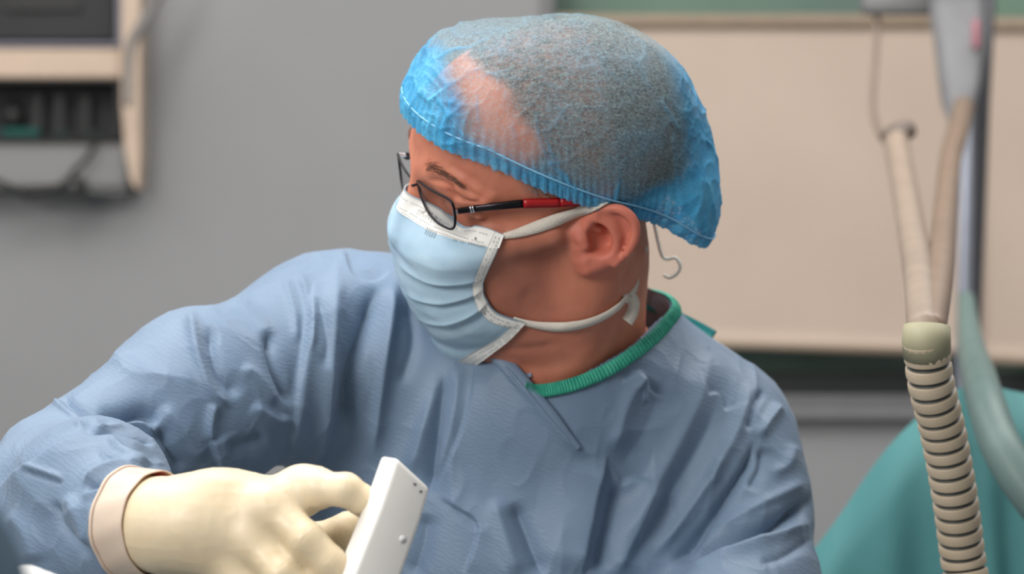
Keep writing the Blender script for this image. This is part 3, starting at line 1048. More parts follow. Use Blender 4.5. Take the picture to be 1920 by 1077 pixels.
# gathers running up from the hem, crinkles, and a few long tension folds
s_ang = np.arctan2(CV[:, 1], CV[:, 0] + 0.01)
gath = np.sin(s_ang * 95 + 3 * vnoise(CV, 25, 2)) * 0.0009 * np.exp(-np.maximum(rel, 0) / 0.016)
rid = lambda s, sd: 1 - np.abs(vnoise(CV, s, sd))
warp = CV + 0.012 * np.stack([vnoise(CV, 28, 11), vnoise(CV, 28, 12), vnoise(CV, 28, 13)], 1)
crk = (1 - np.abs(vnoise(warp, 55, 21))) ** 6 * 0.0016 + (1 - np.abs(vnoise(warp, 110, 22))) ** 5 * 0.0009
frontness = np.clip((CV[:, 0] - 0.01) / 0.05, 0, 1)
backness = np.clip((-0.075 - CV[:, 0]) / 0.03, 0, 1)
dsp = gath + crk * (0.35 + 0.65 * frontness + 0.6 * backness) + 0.0016 * vnoise(CV, 30, 5) * (frontness + backness)
pxy = to_px(h2w(CV))
facing = ((CN @ RH.T) @ np.array([0, -1.0, 0])) > -0.1
fold_den = np.zeros(len(CV))
for pl, w_, h_ in (([(1004, 165), (1006, 215), (1012, 262), (1036, 310), (1075, 350), (1112, 386)], 3.2, 0.0020),
                   ([(1020, 250), (1040, 300), (1072, 345)], 3.0, 0.0014),
                   ([(905, 130), (860, 152), (820, 178), (805, 200)], 3.5, 0.0016),
                   ([(930, 62), (880, 88), (850, 96), (800, 120)], 3.5, 0.0016),
                   ([(815, 175), (845, 220), (880, 265), (905, 290)], 4.0, 0.0014),
                   ([(895, 130), (895, 185), (900, 235), (925, 275)], 2.4, 0.0008),
                   ([(850, 165), (845, 200), (848, 230)], 2.4, 0.0008),
                   ([(860, 150), (905, 145), (960, 130)], 2.4, 0.0007),
                   ([(945, 165), (960, 240), (985, 300), (1010, 335)], 3.0, 0.0009),
                   ([(1240, 190), (1262, 230), (1285, 250)], 4.0, 0.0020),
                   ([(1262, 240), (1266, 310), (1272, 350)], 4.0, 0.0016),
                   ([(1165, 300), (1160, 345), (1150, 385)], 3.0, 0.0008)):
    dd, tt, sd = seg2(pxy, smooth_poly(pl, 4))
    gz = np.exp(-(dd / w_) ** 2) * np.clip(np.minimum(tt, 1 - tt) * 6, 0, 1) * facing * (0.55 + 0.65 * vnoise(CV, 75, 33))
    dsp += gz * h_; fold_den += gz * 0.38
CV = CV + CN * dsp[:, None]
# pull the front edge in against the brow
# fabric layers: gathered cloth at the hem, bunched cloth over the forehead and behind the crown
den = 0.62 * near_hem + 0.75 * np.clip((CV[:, 0] - 0.070 - 0.012 * vnoise(CV, 40, 6)) / 0.022, 0, 1) + 0.75 * backness + 0.95 * np.clip((-0.040 - CV[:, 0]) / 0.02, 0, 1) * np.clip((0.035 - CV[:, 2]) / 0.02, 0, 1) + fold_den
den += 0.10 * (crk / 0.0016) + 0.10 * vnoise(CV, 38, 8) + 0.06 * vnoise(CV, 14, 18)
den = np.clip(den, 0, 1)

m_cap, nt, b = new_mat('blue_nonwoven_cap')
col0, fac, src = noise_mix(nt, lin(46, 146, 200), lin(92, 182, 224), 40, 5, 0.3, 0.7)
lay = N(nt, 'ShaderNodeAttribute', attribute_name='layers')      # a single layer of the cloth is paler than the gathered folds
lm = N(nt, 'ShaderNodeMixRGB'); lm.inputs[1].default_value = lin(160, 192, 200)
lr = N(nt, 'ShaderNodeMapRange'); lr.inputs['From Max'].default_value = 0.5
nt.links.new(lay.outputs['Fac'], lr.inputs['Value']); nt.links.new(lr.outputs[0], lm.inputs[0]); nt.links.new(col0, lm.inputs[2])
col = lm.outputs[0]
nt.links.new(col, b.inputs['Base Color'])
b.inputs['Roughness'].default_value = 0.55
at = N(nt, 'ShaderNodeAttribute', attribute_name='layers')
fz = N(nt, 'ShaderNodeTexNoise'); fz.inputs['Scale'].default_value = 520; fz.inputs['Detail'].default_value = 5
nt.links.new(src, fz.inputs['Vector'])
m1 = N(nt, 'ShaderNodeMapRange'); m1.inputs['To Min'].default_value = 0.22; m1.inputs['To Max'].default_value = 0.97
nt.links.new(at.outputs['Fac'], m1.inputs['Value'])
m2 = N(nt, 'ShaderNodeMapRange'); m2.inputs['From Min'].default_value = 0.35; m2.inputs['From Max'].default_value = 0.65; m2.inputs['To Min'].default_value = -0.12; m2.inputs['To Max'].default_value = 0.14
nt.links.new(fz.outputs['Fac'], m2.inputs['Value'])
ad = N(nt, 'ShaderNodeMath', operation='ADD', use_clamp=True)
nt.links.new(m1.outputs[0], ad.inputs[0]); nt.links.new(m2.outputs[0], ad.inputs[1])
nt.links.new(ad.outputs[0], b.inputs['Alpha'])
tr = N(nt, 'ShaderNodeBsdfTranslucent'); nt.links.new(col, tr.inputs['Color'])
bump(nt, b, fz.outputs['Fac'], 0.5, 0.0008)
cap_o = add_mesh('bouffant_cap', h2w(CV), CF, m_cap, None, True, dict(layers=den))
parent_keep(cap_o, person); tag(cap_o, 'translucent blue bouffant surgical cap')

# elastic and the gathered ruffle below it
def cap_ring(zoff, off, n=420):
    """points round the head where the cap meets the hem line shifted by zoff"""
    out = []
    a = np.arange(n) * 2 * np.pi / n
    x = np.full(n, 0.0); y = np.zeros(n)
    r = np.full(n, 0.09)
    dirs = np.stack([np.cos(a), np.sin(a)], 1)
    lo = np.full(n, 0.02); hi = np.full(n, 0.16)
    for _ in range(30):
        mid = (lo + hi) / 2
        p = np.stack([dirs[:, 0] * mid - 0.01, dirs[:, 1] * mid, np.zeros(n)], 1)
        p[:, 2] = hem_z(p[:, 0]) + zoff
        ins = cap_shape(p) < off
        lo = np.where(ins, mid, lo); hi = np.where(ins, hi, mid)
    return p


ring = cap_ring(0.006, 0.0012)
EVt, EFt = tube(np.concatenate([ring, ring[:1]])[:-1], 0.0007, 5, closed=True)
m_elastic = plain('pale_blue_elastic', lin(130, 190, 225), 0.5)
elastic = add_mesh('elastic', h2w(EVt), EFt, m_elastic, None)
parent_keep(elastic, cap_o); elastic.matrix_parent_inverse = Matrix.Identity(4)
elastic.parent = cap_o
r0 = cap_ring(0.0045, 0.0008, 1200); r1 = cap_ring(-0.0055, -0.0015, 1200)
a_ = np.arange(1200) * 2 * np.pi / 1200
rows = []
for j in range(7):
    t = j / 6
    base = r0 * (1 - t) + r1 * t
    rad = nrm(base * np.array([1, 1, 0]))
    amp = 0.0004 + 0.0016 * t
    ph = np.sign(np.sin(a_ * 78 + 2.0 * np.sin(a_ * 9))) * np.abs(np.sin(a_ * 78 + 2.0 * np.sin(a_ * 9))) ** 0.6
    rows.append(base + rad * (amp * ph)[:, None] + np.array([0, 0, -0.0018]) * (t * (np.sin(a_ * 39 + 1.3) + np.sin(a_ * 17)))[:, None])
RV = np.stack(rows, 1).reshape(-1, 3)
RF = grid_faces(1200, 7, True)
ruffle = add_mesh('ruffle', h2w(RV), RF, m_cap, None, True, dict(layers=np.tile(np.linspace(0.55, 0.35, 7), 1200)))
ruffle.parent = cap_o

# ------------------------------------------------------------------ face mask
S_pts = np.array([(945, 440), (926, 486), (909, 524), (907, 540), (911, 558), (932, 586), (985, 605)], float)
S_y = np.array([0.0555, 0.0575, 0.0575, 0.0570, 0.0560, 0.0520, 0.046])
S_v = np.array([0.0, 0.24, 0.42, 0.53, 0.64, 0.80, 1.0])
S3 = ray_skin(*S_pts.T, 0.0028)
C_px = np.array([(764, 362), (748, 402), (738, 440), (741, 497), (754, 548), (783, 598), (824, 640), (872, 664)], float)
C_v = np.array([0.0, 0.13, 0.25, 0.42, 0.57, 0.73, 0.88, 1.0])
C3 = np.array([HL(a, b_, 0.004) for a, b_ in C_px]); C3[:, 1] = 0


def curve_at(v, kv, kp):
    n = 400
    dense = smooth_poly(kp, 24)
    dv = np.interp(np.linspace(0, len(kv) - 1, len(dense)), np.arange(len(kv)), kv)
    return np.stack([np.interp(v, dv, dense[:, k]) for k in range(3)], -1)


def mask_surf(u, v, off=0.0, pleats=True):
    u = np.asarray(u, float); v = np.asarray(v, float)
    a = np.abs(u)
    S = curve_at(v, S_v, S3); C = curve_at(v, C_v, C3)
    cx = np.cos(a * np.pi / 2)
    beta = 0.12 + 0.88 * np.clip(v / 0.30, 0, 1) ** 0.8 - 0.35 * np.clip((v - 0.8) / 0.2, 0, 1)
    k = (1 - beta) * (1 - a) + beta * cx ** 0.92
    P = np.empty(u.shape + (3,))
    P[..., 0] = S[..., 0] + (C[..., 0] - S[..., 0]) * k
    P[..., 1] = np.sign(u) * S[..., 1] * ((1 - beta) * a + beta * np.sin(a * np.pi / 2) ** 0.92)
    P[..., 2] = C[..., 2] + (S[..., 2] - C[..., 2]) * ((1 - beta) * a + beta * a ** 1.45)
    e = P.copy()
    nn = nrm(np.stack([0.75 * k + 0.1, np.sign(u) * (a ** 1.5), -0.25 + 0 * u], -1))
    h = np.full(u.shape, off)
    if pleats:
        fade = np.clip((a - 0.12) / 0.5, 0, 1) * np.clip((0.99 - a) / 0.08, 0, 1)
        for vp, amp in ((0.40, 0.0040), (0.545, 0.0046), (0.69, 0.0044)):
            t = (v - vp) / 0.085
            saw = np.where(t < 0, np.exp(t * 3.0), np.exp(-t * 18)) - 0.45 * np.where(t > 0, np.exp(-((t - 0.35) / 0.4) ** 2), 0)
            h = h + amp * saw * fade
        Q = P.reshape(-1, 3)
        h = h + (0.0022 * vnoise(Q, 26, 31) + 0.0007 * vnoise(Q * [1, 1, 2.2], 70, 32)).reshape(u.shape) * (np.clip(v / 0.12, 0, 1) * np.clip((1 - v) / 0.1, 0, 1) * np.clip((1 - a) / 0.15, 0, 1))
    return P + nn * h[..., None]


def above_skin(P, off):
    d = skin_sdf(P); g = nrm(grad(skin_sdf, P))
    return P + g * np.maximum(off - d, 0)[:, None]


def mask_patch(name, u0, u1, v0, v1, nu, nv, off, thick, mat, parent, push):
    U, Vv = np.meshgrid(np.linspace(u0, u1, nu), np.linspace(v0, v1, nv), indexing='ij')
    P = mask_surf(U, Vv, off).reshape(-1, 3)
    def along(P, it):
        Gd = P.reshape(nu, nv, 3)
        for _ in range(it): Gd[1:-1] = (Gd[:-2] + 2 * Gd[1:-1] + Gd[2:]) / 4
        return Gd.reshape(-1, 3)
    if nu > 50: P = along(above_skin(P, push + 0.0008), 8)
    P = above_skin(P, push)
    if nu > 50: P = along(P, 3)
    else: P = above_skin(P, push)
    Fq = grid_faces(nu, nv)
    Nn = vnormals(P, np.array(Fq)); c = Nn @ nrm([1, 0.6, 0])
    Nn *= np.sign((Nn * nrm(P * [1, 1, 0])).sum(1).mean())
    Q = P - Nn * thick
    n = len(P)
    rim = [i * nv for i in range(nu)] + [(nu - 1) * nv + j for j in range(1, nv)] + [i * nv + nv - 1 for i in range(nu - 2, -1, -1)] + [j for j in range(nv - 2, 0, -1)]
    F = Fq + [tuple(k + n for k in f[::-1]) for f in Fq] + [(rim[i], rim[(i + 1) % len(rim)], rim[(i + 1) % len(rim)] + n, rim[i] + n) for i in range(len(rim))]
    o = add_mesh(name, h2w(np.concatenate([P, Q])), F, mat)
    if parent is person: parent_keep(o, person)
    else: o.parent = parent
    return o


m_mask, nt, b = new_mat('light_blue_mask_fabric')
col, fac, src = noise_mix(nt, lin(158, 188, 210), lin(178, 204, 220), 30, 5, 0.3, 0.7)
nt.links.new(col, b.inputs['Base Color']); b.inputs['Roughness'].default_value = 0.8
b.inputs['Subsurface Weight'].default_value = 0.15; b.inputs['Subsurface Scale'].default_value = 0.003
fz = N(nt, 'ShaderNodeTexNoise'); fz.inputs['Scale'].default_value = 700; nt.links.new(src, fz.inputs['Vector'])
bump(nt, b, fz.outputs['Fac'], 0.2, 0.0004)
m_white = plain('white_nonwoven_binding', lin(236, 236, 232), 0.75, var=0.04, bump_s=0.25, bump_scale=600, bump_d=0.0004)
mask_o = mask_patch('face_mask', -1, 1, 0, 1, 150, 120, 0.0, 0.0005, m_mask, person, 0.0022)
tag(mask_o, 'pale blue pleated face mask with white edges')
mask_patch('nose_strip', -1, 1, -0.002, 0.118, 130, 12, 0.0007, 0.0004, m_white, mask_o, 0.0030)
mask_patch('bottom_binding', -1, 1, 0.945, 1.004, 130, 7, 0.0007, 0.0004, m_white, mask_o, 0.0030)
for s in (1, -1):
    mask_patch('side_binding', s * 0.915, s * 1.004, 0.0, 1.0, 9, 110, 0.0009, 0.0004, m_white, mask_o, 0.0034)
# machine stitching: short dark dashes along the bindings
m_st = plain('stitch_thread', lin(92, 92, 94), 0.7)
dashes = []


def dash_line(uv0, uv1, n, fill=0.62, off=0.0016, push=0.0044):
    uv0 = np.array(uv0); uv1 = np.array(uv1)
    for i in range(n):
        if rng.random() < 0.12: continue
        a = uv0 + (uv1 - uv0) * (i + 0.15) / n; c = uv0 + (uv1 - uv0) * (i + 0.15 + fill) / n
        p = mask_surf(np.array([a[0], c[0]]), np.array([a[1], c[1]]), off)
        p = above_skin(p, push)
        dashes.append(tube(p, 0.00016, 4))


for vv in (0.030, 0.085, 0.104):
    dash_line((-0.2, vv), (0.90, vv), 46)
for uu in (0.935, 0.965):
    dash_line((uu, 0.02), (uu, 0.42), 13); dash_line((uu, 0.70), (uu, 0.98), 9)
for vv in (0.962, 0.985):
    dash_line((0.1, vv), (0.96, vv), 34)
for uu in np.linspace(0.62, 0.9, 14):
    dash_line((uu, 0.108), (uu, 0.122), 1, 0.9)
for uu in np.linspace(0.36, 0.45, 5):
    dash_line((uu, 0.100), (uu + 0.006, 0.135), 1, 0.9)
# the small embossed triangle near the corner
for (a, c) in (((0.79, 0.062), (0.785, 0.075)), ((0.785, 0.075), (0.80, 0.075)), ((0.80, 0.075), (0.79, 0.062)), ((0.79, 0.082), (0.796, 0.084))):
    p = above_skin(mask_surf(np.array([a[0], c[0]]), np.array([a[1], c[1]]), 0.0016), 0.0044)
    dashes.append(tube(p, 0.0002, 4))
# faint embossed lettering-like scrawl on the strip behind the lens (illegible in the photograph)
for i in range(26):
    u_ = 0.20 + 0.011 * i; v_ = 0.045 + 0.012 * math.sin(i * 1.9)
    p = above_skin(mask_surf(np.array([u_, u_ + 0.012 * math.cos(i * 2.3), u_ + 0.010]), np.array([v_, v_ + 0.012, v_ + 0.02 * math.sin(i)]), 0.0016), 0.0044)
    dashes.append(tube(p, 0.00010, 4))
st = add_mesh('stitching', *[(lambda vf: (h2w(vf[0]), vf[1]))(join(dashes))][0], m_st)
st.parent = mask_o; tag(st, kind='stuff')


def tie(name, px, ys, width, off, mat, parent, thick=0.0007, snap_it=True, wob=0.0):
    p3 = ray_skin(*smooth_poly(px, 10).T, off)
    if snap_it:
        q, nn = p3, nrm(grad(skin_sdf, p3))
        for k in range(3):
            q[1:-1] = (q[:-2] + 2 * q[1:-1] + q[2:]) / 4
        d = skin_sdf(q); q = q + nn * np.maximum(off - d, 0)[:, None]
    else:
        q = p3; nn = np.tile(np.array([0.2, 0.85, 0.49]), (len(p3), 1))
    wd = np.interp(np.linspace(0, 1, len(q)), np.linspace(0, 1, len(np.atleast_1d(width))), np.atleast_1d(width)) if np.ndim(width) else width
    V_, F_ = ribbon(q, nn, wd, thick, prof=[(-1, 0), (0, 0.2), (1, 0), (1, 1), (0, 1.9), (-1, 1)])
    o = add_mesh(name, h2w(V_), F_, mat)
    o.parent = parent
    return o


m_tie, nt, b = new_mat('knitted_white_tie')
col, fac, src = noise_mix(nt, lin(216, 208, 196), lin(232, 225, 213), 60, 3)
nt.links.new(col, b.inputs['Base Color']); b.inputs['Roughness'].default_value = 0.8
vo = N(nt, 'ShaderNodeTexVoronoi'); vo.inputs['Scale'].default_value = 900; nt.links.new(src, vo.inputs['Vector'])
bump(nt, b, vo.outputs['Distance'], 0.5, 0.0006)
tie('tie', [(944, 443), (975, 436), (1020, 421), (1065, 404), (1100, 391), (1122, 383), (1135, 376)], [.056, .061, .066, .070, .073, .076, .074, .066], [0.004, 0.0062, 0.0085, 0.0090, 0.0085, 0.0075, 0.007, 0.007], 0.0016, m_tie, mask_o)
tie('tie', [(962, 598), (985, 605), (1015, 611), (1055, 613), (1095, 607), (1130, 594), (1158, 576), (1174, 558)], [.052, .048, .048, .050, .050, .048, .044, .036, .020], [0.004, 0.0045, 0.0055, 0.0075, 0.0082, 0.0074, 0.0068, 0.0068, 0.0068], 0.0016, m_tie, mask_o)

# loose ends of the ties and a white loop hanging at the nape
def tail(name, px, ys, width, mat):
    p = np.array([W(a, c, y) for (a, c), y in zip(px, ys)]); p = smooth_poly(p, 8)
    V_, F_ = ribbon(p, nrm(np.array([0.25, -0.95, 0.1])), width, 0.0006)
    o = add_mesh(name, V_, F_, mat); o.parent = mask_o
    return o


YN = h2w(ray_skin([1172], [560], 0.002))[0, 1]
tail('tie_end', [(1170, 560), (1179, 554), (1188, 566), (1186, 585), (1176, 604)], [YN, YN + .012, YN + .014, YN + .012, YN + .006], 0.0085, m_tie)
tail('tie_end', [(1180, 552), (1188, 540), (1192, 520), (1196, 500), (1203, 480), (1208, 462)], [YN + .012, YN + .016, YN + .02, YN + .022, YN + .022, YN + .02], 0.0060, m_tie)
tail('tie_end', [(1222, 398), (1232, 448), (1240, 478), (1250, 486), (1266, 484), (1275, 498), (1270, 512), (1256, 521), (1244, 516)], [.075, .08, .085] + [.09] * 6, 0.0026, plain('pale_loop', lin(238, 242, 234), 0.8))

# ------------------------------------------------------------------ spectacles
gl = empty('eyeglasses')
base_d = h2w(HL(783, 340, 0.006))[1] - 0.004
N0 = W(783, 338, base_d)
N1 = W(848, 376, base_d - 0.0440)
D_ = W(790, 403, base_d + 0.010) - N0
LAT = N1 - N0
gl.location = N0


def lens_outline(mirror=False):
    # (s along the brow line, h down) of a rounded rectangular lens
    o = [(0.0, 0.02), (0.25, -0.02), (0.6, -0.02), (0.90, 0.0), (1.0, 0.10), (1.03, 0.40), (1.0, 0.70), (0.93, 0.84), (0.82, 0.88), (0.55, 0.86), (0.30, 0.72), (0.10, 0.45), (0.02, 0.2)]
    return smooth_poly(np.array(o), 5, True)


def lens3(o, N0_, LAT_, D2):
    bulge = 0.0022 * (1 - (2 * o[:, 0] - 1) ** 2)
    nn = nrm(np.cross(LAT_, D2)); nn = nn * np.sign(nn @ RH[:, 0])
    return N0_ + o[:, :1] * LAT_ + o[:, 1:] * D2 + bulge[:, None] * nn, nn


FB = W(775, 339, base_d + 0.0155)                # far side of the bridge
FLAT = W(746, 284, base_d + 0.0600) - FB
FD = W(783, 406, base_d + 0.0255) - FB
o2 = lens_outline()
near_o, n_near = lens3(o2, N0, LAT, D_)
far_o, n_far = lens3(o2, FB, FLAT, FD)
m_frame = plain('dark_gunmetal_frame', lin(38, 36, 40), 0.28, 0.85, bump_s=0.0)
m_chrome = plain('polished_steel', lin(200, 200, 205), 0.18, 1.0)
m_red = plain('red_temple_sleeve', lin(170, 8, 16), 0.38)
m_lens, nt, b = new_mat('spectacle_lens')
b.inputs['Base Color'].default_value = (0.78, 0.80, 0.80, 1)
b.inputs['Roughness'].default_value = 0.02
b.inputs['IOR'].default_value = 1.35
nt.nodes.remove(b)
gt = N(nt, 'ShaderNodeBsdfTransparent'); gt.inputs['Color'].default_value = (0.90, 0.90, 0.90, 1)
gg = N(nt, 'ShaderNodeBsdfGlossy'); gg.inputs['Roughness'].default_value = 0.03
gm = N(nt, 'ShaderNodeMixShader'); gm.inputs[0].default_value = 0.06
nt.links.new(gt.outputs[0], gm.inputs[1]); nt.links.new(gg.outputs[0], gm.inputs[2]); nt.links.new(gm.outputs[0], nt.nodes['Material Output'].inputs['Surface'])


def gpart(name, V_, F_, mat, label=None):
    o = add_mesh(name, V_, F_, mat)
    parent_keep(o, gl)
    if label: o['label'] = label
    return o


gl.location = N0
bpy.context.view_layer.update()
for outl, nn in ((near_o, n_near), (far_o, n_far)):
    gpart('rim', *tube(outl, 0.00095, 6, closed=True), m_frame)
    c = outl.mean(0)
    n = len(outl)
    V_ = np.concatenate([outl + nn * 0.0004, [c + nn * 0.0026], outl - nn * 0.0006, [c + nn * 0.0012]])
    F_ = [(i, (i + 1) % n, n) for i in range(n)] + [((i + 1) % n + n + 1, i + n + 1, 2 * n + 1) for i in range(n)]
    gpart('lens', V_, F_, m_lens)
i_n = np.argmin(np.abs(o2[:, 0]) + np.abs(o2[:, 1] - 0.12))
br = smooth_poly(np.array([near_o[i_n], (near_o[i_n] + far_o[i_n]) / 2 + n_near * 0.003, far_o[i_n]]), 6)
gpart('bridge', *tube(br, 0.0010, 6), m_frame)
for oo, latv in ((near_o, LAT), (far_o, FLAT)):   # nose pads on short wires
    a_p = oo[np.argmin(np.abs(o2[:, 0]) + np.abs(o2[:, 1] - 0.25))]
    tgt = a_p - n_near * 0.007 + nrm(D_) * 0.004
    V1, F1 = tube(smooth_poly(np.array([a_p, a_p - n_near * 0.004, tgt]), 5), 0.0005, 5)
    bmv, bmf = box(tgt, (0.003, 0.0015, 0.008), None, 0.0006)
    gpart('nose_pad', *join([(V1, F1), (bmv, bmf)]), m_chrome)
# temples: hinge lug, two slim bars, dark arm, red sleeve, tip curving down behind the ear
hin = near_o[np.argmin(np.abs(o2[:, 0] - 1.02) + np.abs(o2[:, 1] - 0.32))]
t_w = [W(853, 397, hin[1] + 0.004)] + list(h2w(ray_skin([885, 930, 981, 1050, 1092], [392, 387, 382, 380, 377], 0.0028))) + [h2w(p) for p in ((-0.020, 0.0735, 0.028), (-0.029, 0.070, 0.016), (-0.033, 0.067, 0.000))]
t_w = smooth_poly(np.array(t_w), 8)
up_w = RH[:, 2]; lat_w = RH[:, 1]


def arm(pts, h, t, m, name, label=None, k=0):
    V_, F_ = ribbon(pts, lat_w, h, t, prof=[(-1, -1), (1, -1), (1, 1), (-1, 1)])
    return gpart(name, V_, F_, m, label)


V1, F1 = tube(np.array([hin, (hin * 0.5 + t_w[0] * 0.5) - n_near * 0.001, t_w[0]]), [0.0018, 0.0022, 0.0020], 6)
gpart('hinge', V1, F1, m_chrome, 'bright steel hinge')
arm(t_w[0:10], np.linspace(0.0036, 0.0042, 10), 0.0011, m_frame, 'temple', 'dark slim temple arm')
arm(t_w[9:25], np.linspace(0.0042, 0.0052, 16), 0.0012, m_frame, 'temple', 'dark slim temple arm')
arm(t_w[24:33], np.linspace(0.0056, 0.0060, 9), 0.0016, m_red, 'temple_sleeve', 'red temple sleeve')
arm(t_w[32:], np.linspace(0.0058, 0.0045, len(t_w) - 32), 0.0015, m_red, 'temple_sleeve', 'red temple sleeve')
for k, nm in ((7, 0), (8, 1)):
    p = t_w[k]
    V_, F_ = ribbon(t_w[k:k + 2] + (t_w[k + 1] - t_w[k]) * 0.2, lat_w, 0.0045, 0.0014, prof=[(-1, -1), (1, -1), (1, 1), (-1, 1)])
    V_ = V_[[0, 1, 2, 3, 4, 5, 6, 7]]; c = V_[:4].mean(0); V_[4:] = V_[:4] + nrm(t_w[k + 1] - t_w[k]) * 0.0012
    gpart('clasp_ring', V_, F_, m_chrome)
fh = far_o[np.argmin(np.abs(o2[:, 0] - 1.0) + np.abs(o2[:, 1] - 0.1))]
ft = [fh + nrm(FLAT) * 0.001, W(760, 291, fh[1] + 0.004), W(776, 289, fh[1] + 0.014)] + [h2w(np.array([x, -0.078, z])) for x, z in ((0.045, 0.026), (0.01, 0.031), (-0.02, 0.033), (-0.035, 0.020), (-0.042, 0.0))]
ft = smooth_poly(np.array(ft), 6)
V1, F1 = tube(ft[:7], 0.0016, 6); gpart('hinge', V1, F1, m_chrome, 'bright steel hinge')
arm(ft[6:], 0.0045, 0.0011, m_frame, 'temple', 'dark slim temple arm')
tag(gl, "thin dark-framed eyeglasses with red temple sleeves on the surgeon's face", 'eyeglasses')
# ------------------------------------------------------------------ surgical gown
G = dict(
    sh_r=W(620, 655, 0.080), el_r=W(112, 893, -0.085), wr_r=W(262, 978, -0.262),
    sh_l=W(1352, 845, 0.10), up_l=W(1385, 960, 0.080), el_l=W(1400, 1130, 0.03), wr_l=W(1200, 1330, -0.16),
    neck=W(1060, 735, 0.065))


def gown_sdf(P):
    P = P.astype(np.float64)
    d = chain(P, [G['sh_r'], W(1000, 745, 0.10), G['sh_l']], [0.050, 0.074, 0.050], 0.05)
    d = smin(d, chain(P, [W(930, 660, 0.12), W(730, 585, 0.11), W(620, 640, 0.085)], [0.045, 0.040, 0.046]), 0.05)
    d = smin(d, chain(P, [W(1130, 670, 0.11), W(1330, 815, 0.105)], [0.045, 0.050]), 0.04)
    d = smin(d, ell(P, W(980, 990, 0.125), (0.184, 0.128, 0.175)), 0.06)
    d = smin(d, chain(P, [W(980, 1200, 0.14), W(980, 1800, 0.17), np.array([0.0, 0.19, 0.28])], [0.150, 0.165, 0.235]), 0.06)
    d = smin(d, chain(P, [G['neck'], w2h_neck], [0.071, 0.067]), 0.03)
    ar = chain(P, [G['sh_r'], G['sh_r'] * 0.5 + G['el_r'] * 0.5 + np.array([0, -0.01, 0.004]), G['el_r']], [0.060, 0.061, 0.044], 0.02)
    fo = chain(P, [G['el_r'] + np.array([-0.002, -0.005, -0.010]), G['el_r'] * 0.45 + G['wr_r'] * 0.55 + np.array([-0.004, 0, 0.002]), G['wr_r']], [0.046, 0.047, 0.028], 0.01)
    d = smin(d, ar, 0.05)
    fo = smin(fo, chain(P, [W(40, 985, -.13), W(160, 1040, -.19), W(225, 1030, -.235)], [0.046, 0.044, 0.026]), 0.02)
    d = smin(d, fo, 0.012)
    al = chain(P, [G['sh_l'], G['up_l'], G['el_l'], G['wr_l']], [0.047, 0.047, 0.047, 0.040], 0.03)
    d = smin(d, al, 0.028)
    return d


w2h_neck = W(1066, 600, 0.095)
lo = np.array([-0.43, -0.36, 0.10]); hi = np.array([0.30, 0.42, 1.60])
GV, GF = surface(gown_sdf, lo, hi, 0.0055)
GV, GF = largest(GV, GF)
GV = relax(GV, GF, 2)

# neck opening: everything inside the collar loop goes
loop_px = [(984, 727, -.02), (1030, 728, -.015), (1080, 718, -.005), (1130, 699, .005), (1175, 671, .02), (1215, 637, .045), (1252, 592, .085),
           (1225, 566, .125), (1150, 560, .155), (1060, 575, .165), (980, 590, .145), (920, 605, .10), (900, 630, .05), (925, 665, .01), (955, 700, -.012)]
loop = np.array([W(*p) for p in loop_px])
ax_n = nrm(np.array([0.05, -0.38, 0.90]))
lc = loop.mean(0)
e1 = nrm(np.cross([0, 1, 0], ax_n)); e2 = np.cross(ax_n, e1)
dense = smooth_poly(loop, 8, True)
loop2 = np.stack([(dense - lc) @ e1, (dense - lc) @ e2], 1)
lh = (dense - lc) @ ax_n


def in_opening(Q):
    q2 = np.stack([(Q - lc) @ e1, (Q - lc) @ e2], 1)
    sd = poly_sd(q2, loop2)
    k = np.argmin(((q2[:, None] - loop2[None, ::4]) ** 2).sum(2), 1)
    hh = (Q - lc) @ ax_n - lh[::4][k]
    return (sd < 0.0005) & (hh > -0.003)


def subdiv_part(V, F, sel):
    A = compact(V, F[sel]); B = compact(V, F[~sel])
    return A, B


up = (GV[GF].mean(1)[:, 2] > 1.16)
(AV, AF), (BV2, BF2) = subdiv_part(GV, GF, up)
for _ in range(2):
    AV, AF = subdivide(AV, AF)
    R_ = relax(AV, AF, 1); AV = np.where((AV[:, 2] > 1.19)[:, None], R_, AV)
nearc = np.linalg.norm(AV[AF].mean(1) - lc, axis=1) < 0.16
ck = np.where(nearc)[0]
drop = ck[in_opening(AV[AF[ck]].mean(1))]
kp = np.ones(len(AF), bool); kp[drop] = False
AV, AF = compact(AV, AF[kp])

